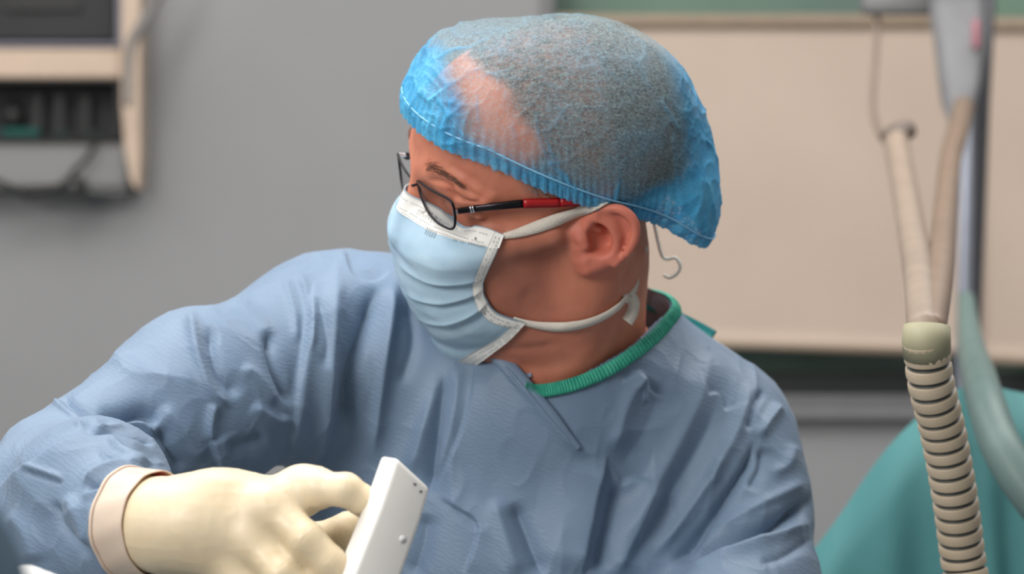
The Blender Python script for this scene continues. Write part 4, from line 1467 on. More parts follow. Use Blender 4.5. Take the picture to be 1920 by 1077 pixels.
# ---- folds: (kind, line in picture pixels of the front view, half width px, height mm)
FOLDS = [
    # sleeve seam and hanging folds of his right side
    ('step', [(588, 520), (578, 600), (560, 690), (545, 780), (533, 880)], 7, 7, 55),
    ('ridge', [(556, 512), (572, 540), (580, 600), (572, 670)], 8, 3.5),
    ('ridge', [(535, 520), (552, 590), (556, 650)], 8, 2.5),
    ('ridge', [(640, 490), (622, 600), (604, 760), (590, 900)], 20, 8),
    ('valley', [(706, 535), (684, 610), (660, 700), (646, 830)], 15, 12),
    ('ridge', [(742, 512), (726, 620), (712, 740), (700, 880)], 16, 8),
    ('valley', [(762, 560), (775, 640), (748, 730)], 12, 4),
    ('step', [(645, 462), (662, 515), (700, 528), (738, 506)], 5, -3.5, 40),
    ('valley', [(592, 560), (606, 640), (596, 700)], 10, 4),
    ('ridge', [(835, 690), (800, 790), (768, 900)], 15, 5),
    ('valley', [(833, 690), (822, 770), (808, 880), (800, 940)], 13, 9),
    ('ridge', [(862, 680), (852, 780), (815, 900)], 12, 4),
    ('step', [(890, 672), (886, 740), (862, 820), (815, 926)], 3, 2.6, 60),
    ('valley', [(960, 940), (985, 1000), (1020, 1085)], 14, 8),
    ('ridge', [(925, 930), (950, 1010), (975, 1085)], 16, 4),
    ('step', [(818, 930), (860, 955), (897, 990), (868, 1085)], 4, 3, 50),
    ('valley', [(800, 960), (790, 1030), (770, 1085)], 18, 5),
    # wrap-over front panel
    ('step', [(1100, 854), (1085, 838), (1040, 788), (985, 722), (925, 652)], 3, 4.0, 90),
    ('ridge', [(925, 655), (985, 726), (1035, 788), (1078, 838), (1110, 850), (1138, 848)], 9, 3.2),
    ('step', [(1092, 1090), (1112, 980), (1128, 900), (1142, 852)], 4, 9, 70),
    ('valley', [(1165, 900), (1145, 970), (1118, 1085)], 18, 9),
    ('ridge', [(1228, 895), (1200, 980), (1150, 1085)], 18, 6),
    ('step', [(1165, 912), (1190, 898), (1222, 902)], 5, -4, 40),
    # left chest
    ('ridge', [(1215, 690), (1175, 760), (1150, 850)], 14, 4.5),
    ('valley', [(1250, 720), (1215, 800), (1165, 890)], 24, 3.5),
    ('step', [(1163, 722), (1200, 698), (1222, 730), (1254, 748)], 5, -3.5, 30),
    ('ridge', [(1190, 735), (1204, 715), (1212, 760)], 6, 2.5),
    ('ridge', [(1325, 650), (1320, 720), (1280, 810), (1215, 930), (1150, 1040)], 22, 6),
    ('valley', [(1345, 735), (1330, 800), (1275, 900), (1210, 1010), (1160, 1085)], 18, 4.5),
    ('step', [(1320, 745), (1348, 738), (1362, 775)], 5, -4, 30),
    ('ridge', [(1408, 705), (1392, 780), (1352, 860), (1290, 960), (1210, 1060)], 16, 6),
    ('ridge', [(1345, 855), (1335, 900), (1340, 870)], 8, 2.5),
    ('valley', [(1415, 822), (1402, 870), (1360, 935), (1305, 1010), (1255, 1062)], 8, 10),
    ('valley', [(1432, 728), (1412, 765), (1398, 812)], 7, 5),
    ('ridge', [(1467, 755), (1440, 790), (1418, 822)], 10, 5),
    ('valley', [(1432, 838), (1425, 880), (1400, 925)], 12, 5),
    ('ridge', [(1492, 830), (1470, 875), (1440, 890)], 12, 3),
    ('ridge', [(1515, 900), (1450, 935), (1380, 975), (1330, 1000)], 12, 3.5),
    ('valley', [(1262, 1058), (1330, 1028), (1410, 1000), (1470, 975), (1530, 925)], 10, 13),
    ('ridge', [(1270, 1080), (1350, 1045), (1430, 1018), (1525, 975)], 13, 6),
    ('valley', [(1420, 1062), (1470, 1045), (1520, 1010)], 9, 3.5),
    ('ridge', [(1150, 665), (1235, 690), (1320, 740)], 24, 2),
    # his right sleeve, upper arm
    ('ridge', [(355, 575), (362, 620), (374, 680), (400, 740), (440, 765)], 11, 5.5),
    ('valley', [(392, 610), (396, 655), (412, 705), (455, 745)], 14, 6),
    ('ridge', [(420, 560), (480, 600), (500, 640)], 18, 3),
    ('valley', [(500, 622), (508, 670), (524, 715), (546, 765)], 9, 7),
    ('ridge', [(470, 760), (520, 790), (538, 775)], 12, 4),
    ('ridge', [(448, 690), (480, 705), (520, 760)], 12, 3),
    ('ridge', [(402, 755), (394, 800), (396, 830)], 9, 5),
    ('step', [(392, 822), (402, 850), (414, 885)], 5, 5, 40),
    ('valley', [(418, 840), (470, 830), (500, 815)], 14, 5),
    ('ridge', [(300, 760), (345, 810), (385, 870)], 16, 4),
    ('valley', [(298, 800), (322, 850), (345, 885)], 9, 6),
    # elbow: sharp pleats
    ('ridge', [(98, 748), (128, 778), (160, 808)], 6, 4.5),
    ('valley', [(112, 745), (150, 778), (185, 800)], 10, 5),
    ('valley', [(178, 792), (225, 785), (268, 775), (300, 795)], 13, 11),
    ('ridge', [(165, 812), (215, 800), (262, 794), (298, 822)], 6, 6),
    ('valley', [(160, 826), (210, 818), (275, 832), (300, 836)], 5, 5),
    ('step', [(300, 842), (230, 826), (172, 822), (118, 838), (60, 882), (-10, 925)], 4, 6, 60),
    ('ridge', [(195, 828), (240, 858), (310, 875)], 5, 4),
    ('valley', [(180, 850), (235, 872), (300, 872)], 7, 4),
    ('ridge', [(58, 880), (90, 890), (128, 904)], 6, 2.5),
    ('valley', [(62, 890), (95, 900), (126, 910)], 4, 3),
    ('ridge', [(152, 912), (192, 886), (238, 872), (290, 868)], 8, 6),
    ('valley', [(160, 918), (200, 910), (252, 905)], 5, 6),
    ('valley', [(108, 935), (118, 985), (150, 1025), (175, 1048)], 8, 5),
    ('ridge', [(128, 925), (150, 970), (168, 1030)], 12, 4),
    ('ridge', [(192, 958), (182, 1000), (190, 1030)], 9, 4),
    ('valley', [(186, 1026), (215, 1030), (240, 1022)], 5, 5),
    ('ridge', [(150, 935), (205, 920), (250, 935)], 10, 3),
    ('valley', [(212, 955), (225, 985), (240, 1015)], 6, 4),
    ('ridge', [(20, 960), (55, 1000), (70, 1060)], 18, 4),
    ('ridge', [(200, 1060), (260, 1062), (330, 1085)], 10, 4),
]
AN = vnormals(AV, AF)
px2 = to_px(AV)
view = nrm(AV - CAM)
face = np.clip(-(AN * view).sum(1) * 3.0 + 0.1, 0, 1)
front = AV[:, 1] < 0.16
dsp = np.zeros(len(AV))
for fd in FOLDS:
    kind, line, wd, h = fd[:4]
    ln = smooth_poly(line, 5)
    far = fd[4] * 1.6 if kind == 'step' else wd * 3.2
    m = np.where((px2[:, 0] > ln[:, 0].min() - far) & (px2[:, 0] < ln[:, 0].max() + far) & (px2[:, 1] > ln[:, 1].min() - far) & (px2[:, 1] < ln[:, 1].max() + far) & (face > 0) & front)[0]
    if not len(m):
        continue
    dd, tt, sg = seg2(px2[m], ln)
    endf = np.clip(np.minimum(tt, 1 - tt) * 5, 0, 1); endf = endf * endf * (3 - 2 * endf)
    if kind == 'ridge':
        v = h * np.exp(-np.abs(dd / wd) ** 1.6)
    elif kind == 'valley':
        v = -h * np.exp(-np.abs(dd / wd) ** 1.4)
    else:   # one side stands proud of the other along a crisp edge
        s_ = dd * sg
        prof = 1 / (1 + np.exp(np.clip(s_ / max(abs(wd) * 0.35, 0.8), -40, 40)))     # the left-hand side (negative) stands proud
        v = h * prof * np.exp(-np.maximum(-s_, 0) / far) - 0.25 * h * np.exp(-np.maximum(s_, 0) / 12) * (s_ > 0)
        v = v * np.clip(1 - (dd / far) ** 2, 0, 1)
    dsp[m] += v * endf * 0.001
wr = 0.006 * np.stack([vnoise(AV, 22, 41), vnoise(AV, 22, 42), vnoise(AV, 22, 43)], 1)
crk = (1 - np.abs(vnoise((AV + wr) * [1, 1, 0.55], 26, 44))) ** 4
crk2 = (1 - np.abs(vnoise((AV + wr) * [1, 1, 0.7] @ np.array([[.8, 0, .6], [0, 1, 0], [-.6, 0, .8]]), 52, 45))) ** 5
dsp2 = 0.0014 * crk + 0.0006 * crk2 + 0.0022 * vnoise(AV, 14, 46)
arm_ = np.clip((470 - px2[:, 0]) / 120, 0, 1) + np.clip((px2[:, 0] - 1330) / 90, 0, 1)
crk3 = (1 - np.abs(vnoise((AV + 1.5 * wr) * [1, 0.8, 1] @ np.array([[.8, 0, .6], [0, 1, 0], [-.6, 0, .8]]), 15, 47))) ** 3
dsp2 = dsp2 + arm_ * 0.0038 * crk3
AV = AV + AN * ((dsp * face + dsp2 - 0.001) * np.clip((AV[:, 2] - 1.185) / 0.04, 0, 1))[:, None]
BN = vnormals(BV2, BF2)
GVall = np.concatenate([AV, BV2]); GFall = np.concatenate([AF, BF2 + len(AV)])

m_gown, nt, b = new_mat('blue_gown_fabric')
col, fac, src = noise_mix(nt, lin(103, 125, 150), lin(117, 138, 161), 9, 6, 0.3, 0.7)
nt.links.new(col, b.inputs['Base Color'])
b.inputs['Roughness'].default_value = 0.50
b.inputs['Specular IOR Level'].default_value = 0.35
b.inputs['Sheen Weight'].default_value = 0.12
wv = N(nt, 'ShaderNodeTexWave'); wv.inputs['Scale'].default_value = 95; wv.inputs['Distortion'].default_value = 9; wv.inputs['Detail'].default_value = 3; wv.inputs['Detail Scale'].default_value = 1.6
mp = N(nt, 'ShaderNodeMapping'); mp.inputs['Rotation'].default_value = (0, math.radians(62), 0); mp.inputs['Scale'].default_value = (1, 0.3, 1)
nt.links.new(src, mp.inputs['Vector']); nt.links.new(mp.outputs[0], wv.inputs['Vector'])
bump(nt, b, wv.outputs['Fac'], 0.15, 0.0007)
fz = N(nt, 'ShaderNodeTexNoise'); fz.inputs['Scale'].default_value = 850; fz.inputs['Detail'].default_value = 3
nt.links.new(src, fz.inputs['Vector']); bump(nt, b, fz.outputs['Fac'], 0.18, 0.0004)
gown = add_mesh('gown', GVall, GFall, m_gown)
parent_keep(gown, person); tag(gown, 'blue non-woven surgical gown with wrap-over front')

# ---- folded hem of the wrap-over panel
hp = smooth_poly([W(885, 612, .02), W(905, 636, .005), W(927, 660, -.008), W(955, 692, -.012), W(985, 726, -.012), W(1012, 758, -.012), W(1040, 790, -.012), W(1064, 818, -.01), W(1085, 840, -.008)], 10)
for _ in range(5):
    g = grad(gown_sdf, hp); dd = gown_sdf(hp)
    hp = hp - g * np.clip(dd - 0.0046, -0.004, 0.004)[:, None] * 0.8
for _ in range(4): hp[1:-1] = (hp[:-2] + 2 * hp[1:-1] + hp[2:]) / 4
hn_ = nrm(grad(gown_sdf, hp))
wdt = np.interp(np.linspace(0, 1, len(hp)), [0, 0.7, 1], [0.012, 0.011, 0.004])
V1, F1 = ribbon(hp, hn_, wdt, 0.0012, prof=[(-1, -1.5), (1, -1.5), (1.0, 0.2), (0.7, 1.1), (0.1, 1.2), (-0.6, 0.6), (-1, -0.6)])
o = add_mesh('wrap_hem', V1, F1, m_gown); o.parent = gown

# ---- ribbed green collar band along the neck opening
m_band, nt, b = new_mat('green_ribbed_binding')
col, fac, src = noise_mix(nt, lin(28, 142, 122), lin(70, 178, 150), 120, 3, 0.3, 0.7)
nt.links.new(col, b.inputs['Base Color']); b.inputs['Roughness'].default_value = 0.75
band_px = smooth_poly([(976, 723, -.022), (1000, 731, -.02), (1040, 729, -.014), (1085, 719, -.004), (1130, 700, .006), (1175, 672, .021), (1215, 638, .046), (1240, 610, .068), (1256, 590, .088), (1240, 572, .115), (1200, 562, .14), (1130, 562, .158), (1060, 575, .165)], 44)
bp = np.array([W(*p) for p in band_px])
out = nrm((bp - lc) - ((bp - lc) @ ax_n)[:, None] * ax_n)
for _ in range(4):      # lie on the cloth where the cloth is
    g = grad(gown_sdf, bp); dd = gown_sdf(bp)
    bp = bp - g * np.clip(dd - 0.0025, -0.004, 0.004)[:, None] * 0.8
for _ in range(6): bp[1:-1] = (bp[:-2] + 2 * bp[1:-1] + bp[2:]) / 4
gn = nrm(grad(gown_sdf, bp))
Tn = nrm(np.gradient(bp, axis=0)); Bt = nrm(np.cross(Tn, gn)); gn = np.cross(Bt, Tn)
nB = len(bp); rows = []
prof = [(-1.0, 0.0), (-0.95, 0.0016), (-0.5, 0.0022), (0, 0.0024), (0.5, 0.0022), (0.95, 0.0014), (1.0, -0.001)]
rib = np.sin(np.arange(nB) * 1.25 + 0.8 * np.sin(np.arange(nB) * 0.13))
for a_, h_ in prof:
    rows.append(bp + Bt * (0.0049 * a_) * (1 + 0.05 * rib[:, None] * abs(a_)) + gn * (h_ + 0.0009 * rib * (1 - abs(a_) ** 4))[:, None])
rows = np.stack(rows, 1).reshape(-1, 3)
band = add_mesh('collar_band', rows, grid_faces(nB, len(prof)), m_band)
band.parent = gown; tag(band, 'ribbed green collar band')
# teal neck tie standing out behind the shoulder
m_teal_tie = plain('teal_tie', lin(0, 122, 122), 0.7, bump_s=0.3, bump_scale=500, bump_d=0.0004)
tp = smooth_poly([W(1188, 566, .150), W(1222, 574, .150), W(1270, 596, .152), W(1310, 616, .152), (W(1338, 632, .150))], 6)
V1, F1 = ribbon(tp, nrm([0.1, -0.75, 0.55]), 0.0105, 0.0012, prof=[(-1, 0), (1, 0), (1, 1), (0.8, 2.2), (0.4, 1.2), (-0.4, 1.2), (-0.8, 2.2), (-1, 1)])
o = add_mesh('neck_tie', V1, F1, m_teal_tie); o.parent = gown; tag(o, 'teal neck tie behind the collar')
# ------------------------------------------------------------------ gloved right hand
def H(px, py, y):
    return W(px, py + 11, y)


FING = dict(
    index=([H(556, 918, -.292), H(600, 906, -.304), H(648, 908, -.312), H(676, 926, -.308), H(694, 946, -.300)], [.0120, .0105, .0102, .0092, .0080]),
    middle=([H(505, 942, -.306), H(574, 1002, -.321), H(618, 1044, -.322), H(650, 1076, -.316)], [.0125, .0110, .0099, .0082]),
    ring=([H(468, 1000, -.306), H(528, 1066, -.321), H(578, 1106, -.320), H(620, 1126, -.312)], [.0122, .0106, .0097, .0080]),
    little=([H(436, 1052, -.300), H(486, 1120, -.314), H(536, 1156, -.314), H(582, 1170, -.306)], [.0112, .0096, .0086, .0070]),
    thumb=([H(430, 985, -.262), H(520, 1008, -.248), H(600, 1008, -.252), H(655, 988, -.266), H(700, 968, -.278)], [.0160, .0145, .0128, .0125, .0100]))
WRIST = H(330, 974, -.285)


def hand_sdf(P):
    P = P.astype(np.float64)
    d = chain(P, [H(235, 972, -.258), H(300, 974, -.277), H(370, 968, -.288)], [.0310, .0295, .0260])
    palm = None
    for nm, r0, r1 in (('index', .0205, .0135), ('middle', .0205, .0145), ('ring', .0200, .0140), ('little', .0195, .0125)):
        a = FING[nm][0][0]
        st = WRIST + (a - WRIST) * 0.18
        e = cap(P, st, a, r0, r1)
        palm = e if palm is None else smin(palm, e, .012)
    d = smin(d, palm, .018)
    d = smin(d, cap(P, H(365, 968, -.278), H(520, 1000, -.262), .020, .0155), .014)
    d = smin(d, ell(P, H(425, 900, -.292), (.016, .012, .008)), .016)
    for nm, (pts, rad) in FING.items():
        f = chain(P, pts, rad, .003)
        if nm == 'index':
            f = smin(f, sph(P, pts[1], rad[1] * 1.03), .004)
        d = smin(d, f, .008)
    d = smin(d, sph(P, H(570, 900, -.296), .0108), .014)
    return d


KV, KF = surface(hand_sdf, np.array([-.30, -.40, 1.25]), np.array([-.05, -.20, 1.43]), 0.0026)
KV, KF = largest(KV, KF)
# the glove is open at the cuff end
cuff_n = nrm(WRIST - H(235, 972, -.258)); cuff_c = H(256, 972, -.262)
KV, KF = compact(KV, KF[((KV[KF].mean(1) - cuff_c) @ cuff_n) > 0.004])
KV, KF = subdivide(KV, KF); KV = relax(KV, KF, 1); KV = project(hand_sdf, KV, 1)
KN = vnormals(KV, KF)
sc = (KV - cuff_c) @ cuff_n
near_w = np.clip(1 - sc / 0.055, 0, 1)
wk = (1 - np.abs(vnoise(KV * [1, 1, 0.35] + 0.004 * np.stack([vnoise(KV, 40, 3)] * 3, 1), 75, 61))) ** 2
KV = KV + KN * (0.0007 * np.clip(sc / 0.02 - 0.8, 0, 1) * near_w * wk + 0.0004 * vnoise(KV, 45, 62) * (0.3 + near_w) + 0.0002 * (1 - np.abs(vnoise(KV, 120, 63))) ** 5 + 0.0014 * np.exp(-(np.maximum(sc - 0.004, 0) / 0.006)))[:, None]
jl = np.zeros(len(KV))
for nm, (pts, rad) in FING.items():        # crease lines over the joints
    for k in range(1, len(pts) - 1):
        ax = nrm(pts[k + 1] - pts[k - 1]); s = (KV - pts[k]) @ ax; q = np.linalg.norm(KV - pts[k], axis=1)
        jl += np.exp(-(q / (rad[k] * 1.5)) ** 4) * np.sin(s * 2200) * np.exp(-(s / 0.003) ** 2)
KV = KV + KN * (0.00028 * jl)[:, None]
m_glove, nt, b = new_mat('cream_latex_glove')
col, fac, src = noise_mix(nt, lin(216, 198, 164), lin(230, 214, 184), 22, 4, 0.3, 0.7)
nt.links.new(col, b.inputs['Base Color'])
b.inputs['Roughness'].default_value = 0.42
b.inputs['Subsurface Weight'].default_value = 0.25; b.inputs['Subsurface Scale'].default_value = 0.004
b.inputs['Subsurface Radius'].default_value = (1, .6, .35)
fz = N(nt, 'ShaderNodeTexNoise'); fz.inputs['Scale'].default_value = 300; nt.links.new(src, fz.inputs['Vector'])
bump(nt, b, fz.outputs['Fac'], 0.12, 0.0005)
glove = add_mesh('glove', KV, KF, m_glove)
parent_keep(glove, person); tag(glove, 'cream latex glove on the right hand')
# wide cuff that stands over the gown sleeve, rolled rim
m_cuff = plain('pinkish_glove_cuff', lin(216, 196, 178), 0.45, var=0.03, sss=0.2)
cu = nrm(np.cross(cuff_n, [0, 1, 0])); cu = cu * np.sign(cu[2]); cv = np.cross(cuff_n, cu)
rings = []
for t in np.linspace(0, 1, 12):
    c = cuff_c + cuff_n * (0.024 * t - 0.0035) - np.array([0.0, 0, 0.0])
    rad = 0.0358 - 0.0024 * t ** 0.7
    an = np.arange(72) * 2 * np.pi / 72
    wob = 1 + 0.016 * np.sin(an * 5 + t * 2) * (1 - t * 0.6) + 0.008 * np.sin(an * 11 + 1 + 3 * t)
    rings.append(c + (cu * np.cos(an)[:, None] + cv * np.sin(an)[:, None]) * (rad * wob)[:, None])
RV = np.stack(rings, 1)          # around x along
inner = RV[:, ::-1] * 1.0
ctr = np.array([cuff_c + cuff_n * (0.024 * t - 0.0035) for t in np.linspace(0, 1, 12)])
inn = ctr[None] + (RV - ctr[None]) * 0.975
V_ = np.concatenate([RV, inn[:, ::-1]], 1)
nv = V_.shape[1]
F_ = [(i * nv + j, ((i + 1) % 72) * nv + j, ((i + 1) % 72) * nv + (j + 1) % nv, i * nv + (j + 1) % nv) for i in range(72) for j in range(nv)]
cuff_o = add_mesh('glove_cuff', V_.reshape(-1, 3), F_, m_cuff); cuff_o.parent = glove; tag(cuff_o, 'pinkish rolled glove cuff')
V1, F1 = tube(RV[:, 0], 0.0013, 6, closed=True)
rr = add_mesh('rolled_rim', V1, F1, m_cuff); rr.parent = glove

# the left hand, mirrored, hangs below the picture at the end of the other sleeve
fl = nrm(G['wr_l'] - G['el_l']); up_l = nrm(np.array([0, 0.2, 1.0]) - fl * (fl @ np.array([0, 0.2, 1.0])))
fm = cuff_n * [-1, 1, 1]; up_m = nrm(np.array([0, 0, 1.0]) - fm * fm[2])
A_ = np.stack([fm, up_m, np.cross(fm, up_m)], 1); B_ = np.stack([fl, up_l, np.cross(fl, up_l)], 1)
MR = B_ @ A_.T
left = lambda Q: ((np.asarray(Q) - cuff_c) * [-1, 1, 1]) @ MR.T + G['wr_l'] + fl * 0.028
g2 = add_mesh('glove', left(KV), KF[:, ::-1].copy(), m_glove); parent_keep(g2, person); tag(g2, 'cream latex glove on the left hand')
c2 = add_mesh('glove_cuff', left(V_.reshape(-1, 3)) - fl * 0.004, [f[::-1] for f in F_], m_cuff); c2.parent = g2

# ------------------------------------------------------------------ white handheld instrument
ins = empty('handheld_instrument', W(722, 985, -.318))
axu = nrm(W(764, 884, -.312) - W(694, 1080, -.322))
fr = np.array([0.50, -0.86, 0.05]); fr = nrm(fr - axu * (fr @ axu))
rt = np.cross(axu, fr); rt = rt * np.sign(rt[0])
ROT = np.stack([rt, -fr, axu], 1)
m_inst = plain('white_plastic', lin(236, 234, 230), 0.35, var=0.02, coat=0.2)
m_port = plain('dark_port', lin(120, 120, 124), 0.5)
top = W(761, 884, -.312)
bm = bmesh.new()
bmesh.ops.create_cube(bm, size=1.0)
bmesh.ops.subdivide_edges(bm, edges=[e for e in bm.edges if abs(e.verts[0].co.z - e.verts[1].co.z) > 0.5], cuts=5, use_grid_fill=True)
for v in bm.verts:
    t = 0.5 - v.co.z
    sx = 0.0290 * (1 + 0.16 * t) ; sy = 0.022 * (1 + 0.25 * t)
    slant = -0.010 * v.co.x if v.co.z > 0.45 else 0
    v.co = Vector((v.co.x * sx + 0.0008 * math.sin(t * 9), v.co.y * sy, v.co.z * 0.16 + slant))
bmesh.ops.bevel(bm, geom=[e for e in bm.edges if e.calc_face_angle(0) > 0.7], offset=0.0032, segments=3, affect='EDGES', profile=0.5)
bm.verts.ensure_lookup_table()
Vb = np.array([v.co[:] for v in bm.verts]); Fb = [tuple(v.index for v in f.verts) for f in bm.faces]; bm.free()
Vb = (Vb - [0, 0, 0.08]) @ ROT.T + top
o = add_mesh('housing', Vb, Fb, m_inst); parent_keep(o, ins)


def on_inst(x, y, z):
    return np.array([x, y, z]) @ ROT.T + top


for x, z in ((0.0030, -0.0008), (0.0085, -0.0035)):
    Vp, Fp = tube(np.array([on_inst(x, -0.0085, z - 0.0060), on_inst(x, -0.0112, z - 0.0050)]), [0.0013, 0.0013], 12)
    parent_keep(add_mesh('port', Vp, Fp, m_port), ins)
Vp, Fp = tube(np.array([on_inst(0.0075, -0.0105, -0.040), on_inst(0.0075, -0.0124, -0.040)]), [0.0024, 0.0021], 14)
parent_keep(add_mesh('button', Vp, Fp, plain('grey_button', lin(214, 214, 214), 0.4)), ins)
tag(ins, "white block-shaped handheld instrument gripped in the surgeon's gloved fingers", 'instrument')
# ------------------------------------------------------------------ corrugated breathing hose
def hose_path(pts, n=220):
    p = np.array([W(*q) for q in pts]); p = smooth_poly(p, 40)
    L = np.concatenate([[0], np.cumsum(np.linalg.norm(np.diff(p, axis=0), axis=1))])
    s = np.linspace(0, L[-1], n)
    return np.stack([np.interp(s, L, p[:, k]) for k in range(3)], 1), s


m_hose, nt, b = new_mat('beige_corrugated_hose')
col, fac, src = noise_mix(nt, lin(190, 172, 146), lin(204, 188, 164), 20, 3, 0.3, 0.7)
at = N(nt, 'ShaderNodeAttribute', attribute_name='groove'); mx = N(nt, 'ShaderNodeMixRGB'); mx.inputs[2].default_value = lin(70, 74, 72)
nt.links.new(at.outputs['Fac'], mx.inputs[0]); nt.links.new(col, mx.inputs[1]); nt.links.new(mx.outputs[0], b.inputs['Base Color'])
b.inputs['Roughness'].default_value = 0.45


def corrugated(name, pts, r0, r1, pitch, mat, groove_w=0.13, depth=0.0022):
    n = 3600
    p, s = hose_path(pts, n)
    ph = ((s[-1] - s) / pitch) % 1.0
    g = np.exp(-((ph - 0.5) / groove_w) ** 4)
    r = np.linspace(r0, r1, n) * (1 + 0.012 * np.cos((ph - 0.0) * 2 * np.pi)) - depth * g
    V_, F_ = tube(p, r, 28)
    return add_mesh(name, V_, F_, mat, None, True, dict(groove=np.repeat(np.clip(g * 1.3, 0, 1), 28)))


hs = empty('breathing_hose', W(1810, 1077, 0.02))
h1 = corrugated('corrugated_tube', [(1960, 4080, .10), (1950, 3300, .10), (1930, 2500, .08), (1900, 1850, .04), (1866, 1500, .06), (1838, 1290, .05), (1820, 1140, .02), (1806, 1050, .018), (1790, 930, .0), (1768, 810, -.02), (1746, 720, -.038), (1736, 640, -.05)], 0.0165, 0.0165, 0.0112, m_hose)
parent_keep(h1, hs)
m_hose2 = plain('taupe_smooth_hose', lin(150, 133, 118), 0.5)
m_hose3 = plain('brown_smooth_hose', lin(128, 108, 92), 0.5)
parent_keep(add_mesh('connector', *tube(np.array([W(1738, 668, -.046), W(1737, 640, -.05), W(1738, 612, -.048)]), [0.0168, 0.0172, 0.0165], 20), plain('pale_green_connector', lin(160, 156, 128), 0.6)), hs)
parent_keep(add_mesh('branch_hose', *tube(smooth_poly([W(1734, 625, -.048), W(1724, 520, .20), W(1704, 400, .62), W(1688, 310, .9), W(1678, 256, 1.0)], 10), np.linspace(0.0125, 0.0140, 41), 18), m_hose2), hs)
parent_keep(add_mesh('branch_hose', *tube(smooth_poly([W(1746, 622, -.046), W(1762, 520, .20), W(1772, 400, .62), W(1782, 300, .95), W(1796, 246, 1.1), W(1806, 200, 1.36)], 10), np.linspace(0.0105, 0.0128, 51), 18), m_hose3), hs)
parent_keep(add_mesh('hose_clip', *tube(smooth_poly([W(1672, 268, .985), W(1684, 252, .99), W(1706, 242, 1.0)], 6), np.linspace(0.016, 0.010, 13), 14), plain('dark_taupe_clip', lin(104, 92, 84), 0.5)), hs)
tag(hs, 'beige corrugated breathing hose rising to a branching connector at right', 'hose')
gh = add_mesh('suction_hose', *tube(smooth_poly([W(1812, 560, 1.05), W(1816, 610, .88), W(1824, 664, .66), W(1836, 708, .48), W(1850, 760, .36), W(1874, 830, .31), W(1908, 890, .29), W(1965, 965, .28), W(2060, 1080, .28)], 10), np.concatenate([np.linspace(0.009, 0.016, 30), np.linspace(0.016, 0.019, 51)]), 18), plain('grey_green_hose', lin(104, 126, 122), 0.5))
tag(gh, 'smooth grey-green hose curving down over the teal drape at right edge', 'hose')

# ------------------------------------------------------------------ teal drape tented over a stand
m_teal, nt, b = new_mat('teal_drape_fabric')
col, fac, src = noise_mix(nt, lin(74, 134, 136), lin(88, 148, 148), 8, 4, 0.3, 0.7)
nt.links.new(col, b.inputs['Base Color']); b.inputs['Roughness'].default_value = 0.75
fz = N(nt, 'ShaderNodeTexNoise'); fz.inputs['Scale'].default_value = 500; nt.links.new(src, fz.inputs['Vector']); bump(nt, b, fz.outputs['Fac'], 0.2, 0.0006)


def drape(name, crest, base_z, mat, seed, folds=9, amp=0.02, back=0.35, spread=0.5):
    """cloth hanging from a crest line (list of points) down to base_z, front and back fall"""
    crest = smooth_poly(np.array(crest), 10)
    nc = len(crest); rows = []
    for sgn in (-1, 1):
        rr = []
        for t in np.linspace(0, 1, 40):
            drop = t ** 0.9
            p = crest.copy()
            p[:, 2] = crest[:, 2] - (crest[:, 2] - base_z) * drop
            outw = (0.02 + spread * (1 - np.exp(-drop * 2.2))) if sgn < 0 else back * (1 - np.exp(-drop * 3))
            p[:, 1] += sgn * outw * (0.6 if sgn < 0 else 1)
            u = np.linspace(0, 1, nc)
            fd = np.sin(u * folds * 2 * np.pi + seed + 1.2 * np.sin(u * 7 + t)) * amp * np.clip(drop * 2.2, 0, 1)
            p[:, 1] += fd; p[:, 0] += 0.5 * amp * np.sin(u * folds * 1.7 * np.pi + seed * 2) * drop
            rr.append(p)
        rows.append(np.array(rr))
    G_ = np.concatenate([rows[1][::-1], rows[0][1:]])          # (79, nc, 3)
    V = G_.transpose(1, 0, 2).reshape(-1, 3)
    V = V + 0.004 * np.stack([vnoise(V, 12, seed), vnoise(V, 12, seed + 1), vnoise(V, 12, seed + 2)], 1)
    F = grid_faces(nc, G_.shape[0])
    Nn = vnormals(V, np.array(F)); Q = V - Nn * 0.0015; n = len(V)
    Fa = F + [tuple(k + n for k in f[::-1]) for f in F]
    return add_mesh(name, np.concatenate([V, Q]), Fa, mat)


td = drape('surgical_drape', [W(1440, 1160, .50), W(1500, 1065, .50), W(1560, 985, .50), W(1640, 880, .50), W(1715, 792, .50), W(1775, 742, .50), W(1835, 728, .50), W(1895, 738, .50), W(1990, 760, .50), W(2110, 830, .50)], 0.02, m_teal, 1.0, 7, 0.022, 0.30, 0.16)
tag(td, 'teal surgical drape tented behind the corrugated hose at lower right', 'drape')

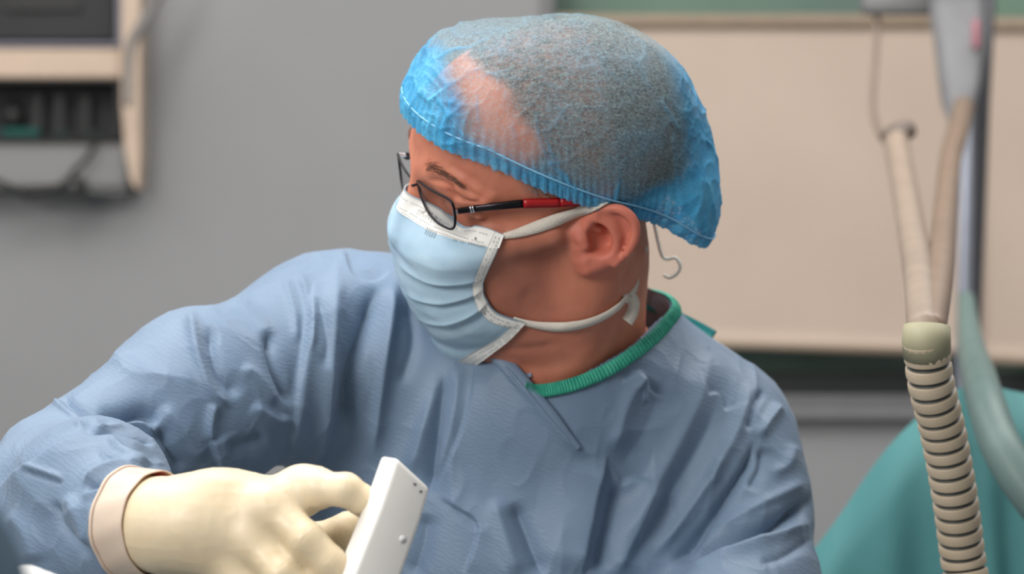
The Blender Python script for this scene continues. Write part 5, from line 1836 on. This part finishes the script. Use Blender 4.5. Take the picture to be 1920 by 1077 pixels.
# ------------------------------------------------------------------ foreground at lower left: drape over the patient with a gauze pad
m_slate = plain('slate_blue_drape', lin(74, 100, 118), 0.75, var=0.12, scale=14)
fd_ = drape('surgical_drape', [W(-260, 720, -.98), W(-120, 820, -.98), W(-45, 905, -.98), W(5, 985, -.98), W(32, 1040, -.98), W(52, 1100, -.98), W(70, 1180, -.98)], 0.6, m_slate, 4.0, 4, 0.008, 0.06, 0.10)
tag(fd_, 'dark slate-blue drape edge out of focus in the lower left corner', 'drape')
PADC = W(62, 1106, -.40)
ms = empty('instrument_tray', (-0.40, -0.50, 0.0))
zt = PADC[2] - 0.0135
m_ss = plain('brushed_steel', lin(150, 152, 156), 0.35, 0.9)
parent_keep(add_mesh('tray', *join([slab(-0.60, -0.24, -0.62, -0.375, zt - 0.004, zt), slab(-0.60, -0.596, -0.62, -0.375, zt - 0.004, zt + 0.008), slab(-0.244, -0.24, -0.62, -0.375, zt - 0.004, zt + 0.008)]), m_ss, None, False), ms)
parent_keep(add_mesh('post', *tube(np.array([[-0.57, -0.50, 0.05], [-0.57, -0.50, 0.7], [-0.57, -0.50, zt - 0.003]]), 0.012, 14), m_ss), ms)
parent_keep(add_mesh('base', *slab(-0.62, -0.25, -0.60, -0.40, 0.0, 0.05, 0.008), m_ss, None, False), ms)
tag(ms, 'steel instrument tray on a post below the picture, under the gauze pad', 'tray')
gz = bmesh.new()
bmesh.ops.create_uvsphere(gz, u_segments=28, v_segments=16, radius=1.0)
for v in gz.verts:
    x, y, z = v.co
    f = 1 + 0.05 * math.sin(5 * x + 3 * z) + 0.03 * math.sin(11 * y + 7 * x)
    v.co = Vector((x * 0.022 * f, y * 0.018 * f, z * 0.013 * (1 + 0.25 * x * -1) * f))
Vg = np.array([v.co[:] for v in gz.verts]); Fg = [tuple(v.index for v in f.verts) for f in gz.faces]; gz.free()
gp = add_mesh('gauze_pad', Vg + PADC, Fg, plain('white_gauze', lin(222, 222, 220), 0.9, bump_s=0.5, bump_scale=400, bump_d=0.001))
tag(gp, 'white rounded gauze pad at the bottom edge below the blue sleeve', 'gauze')
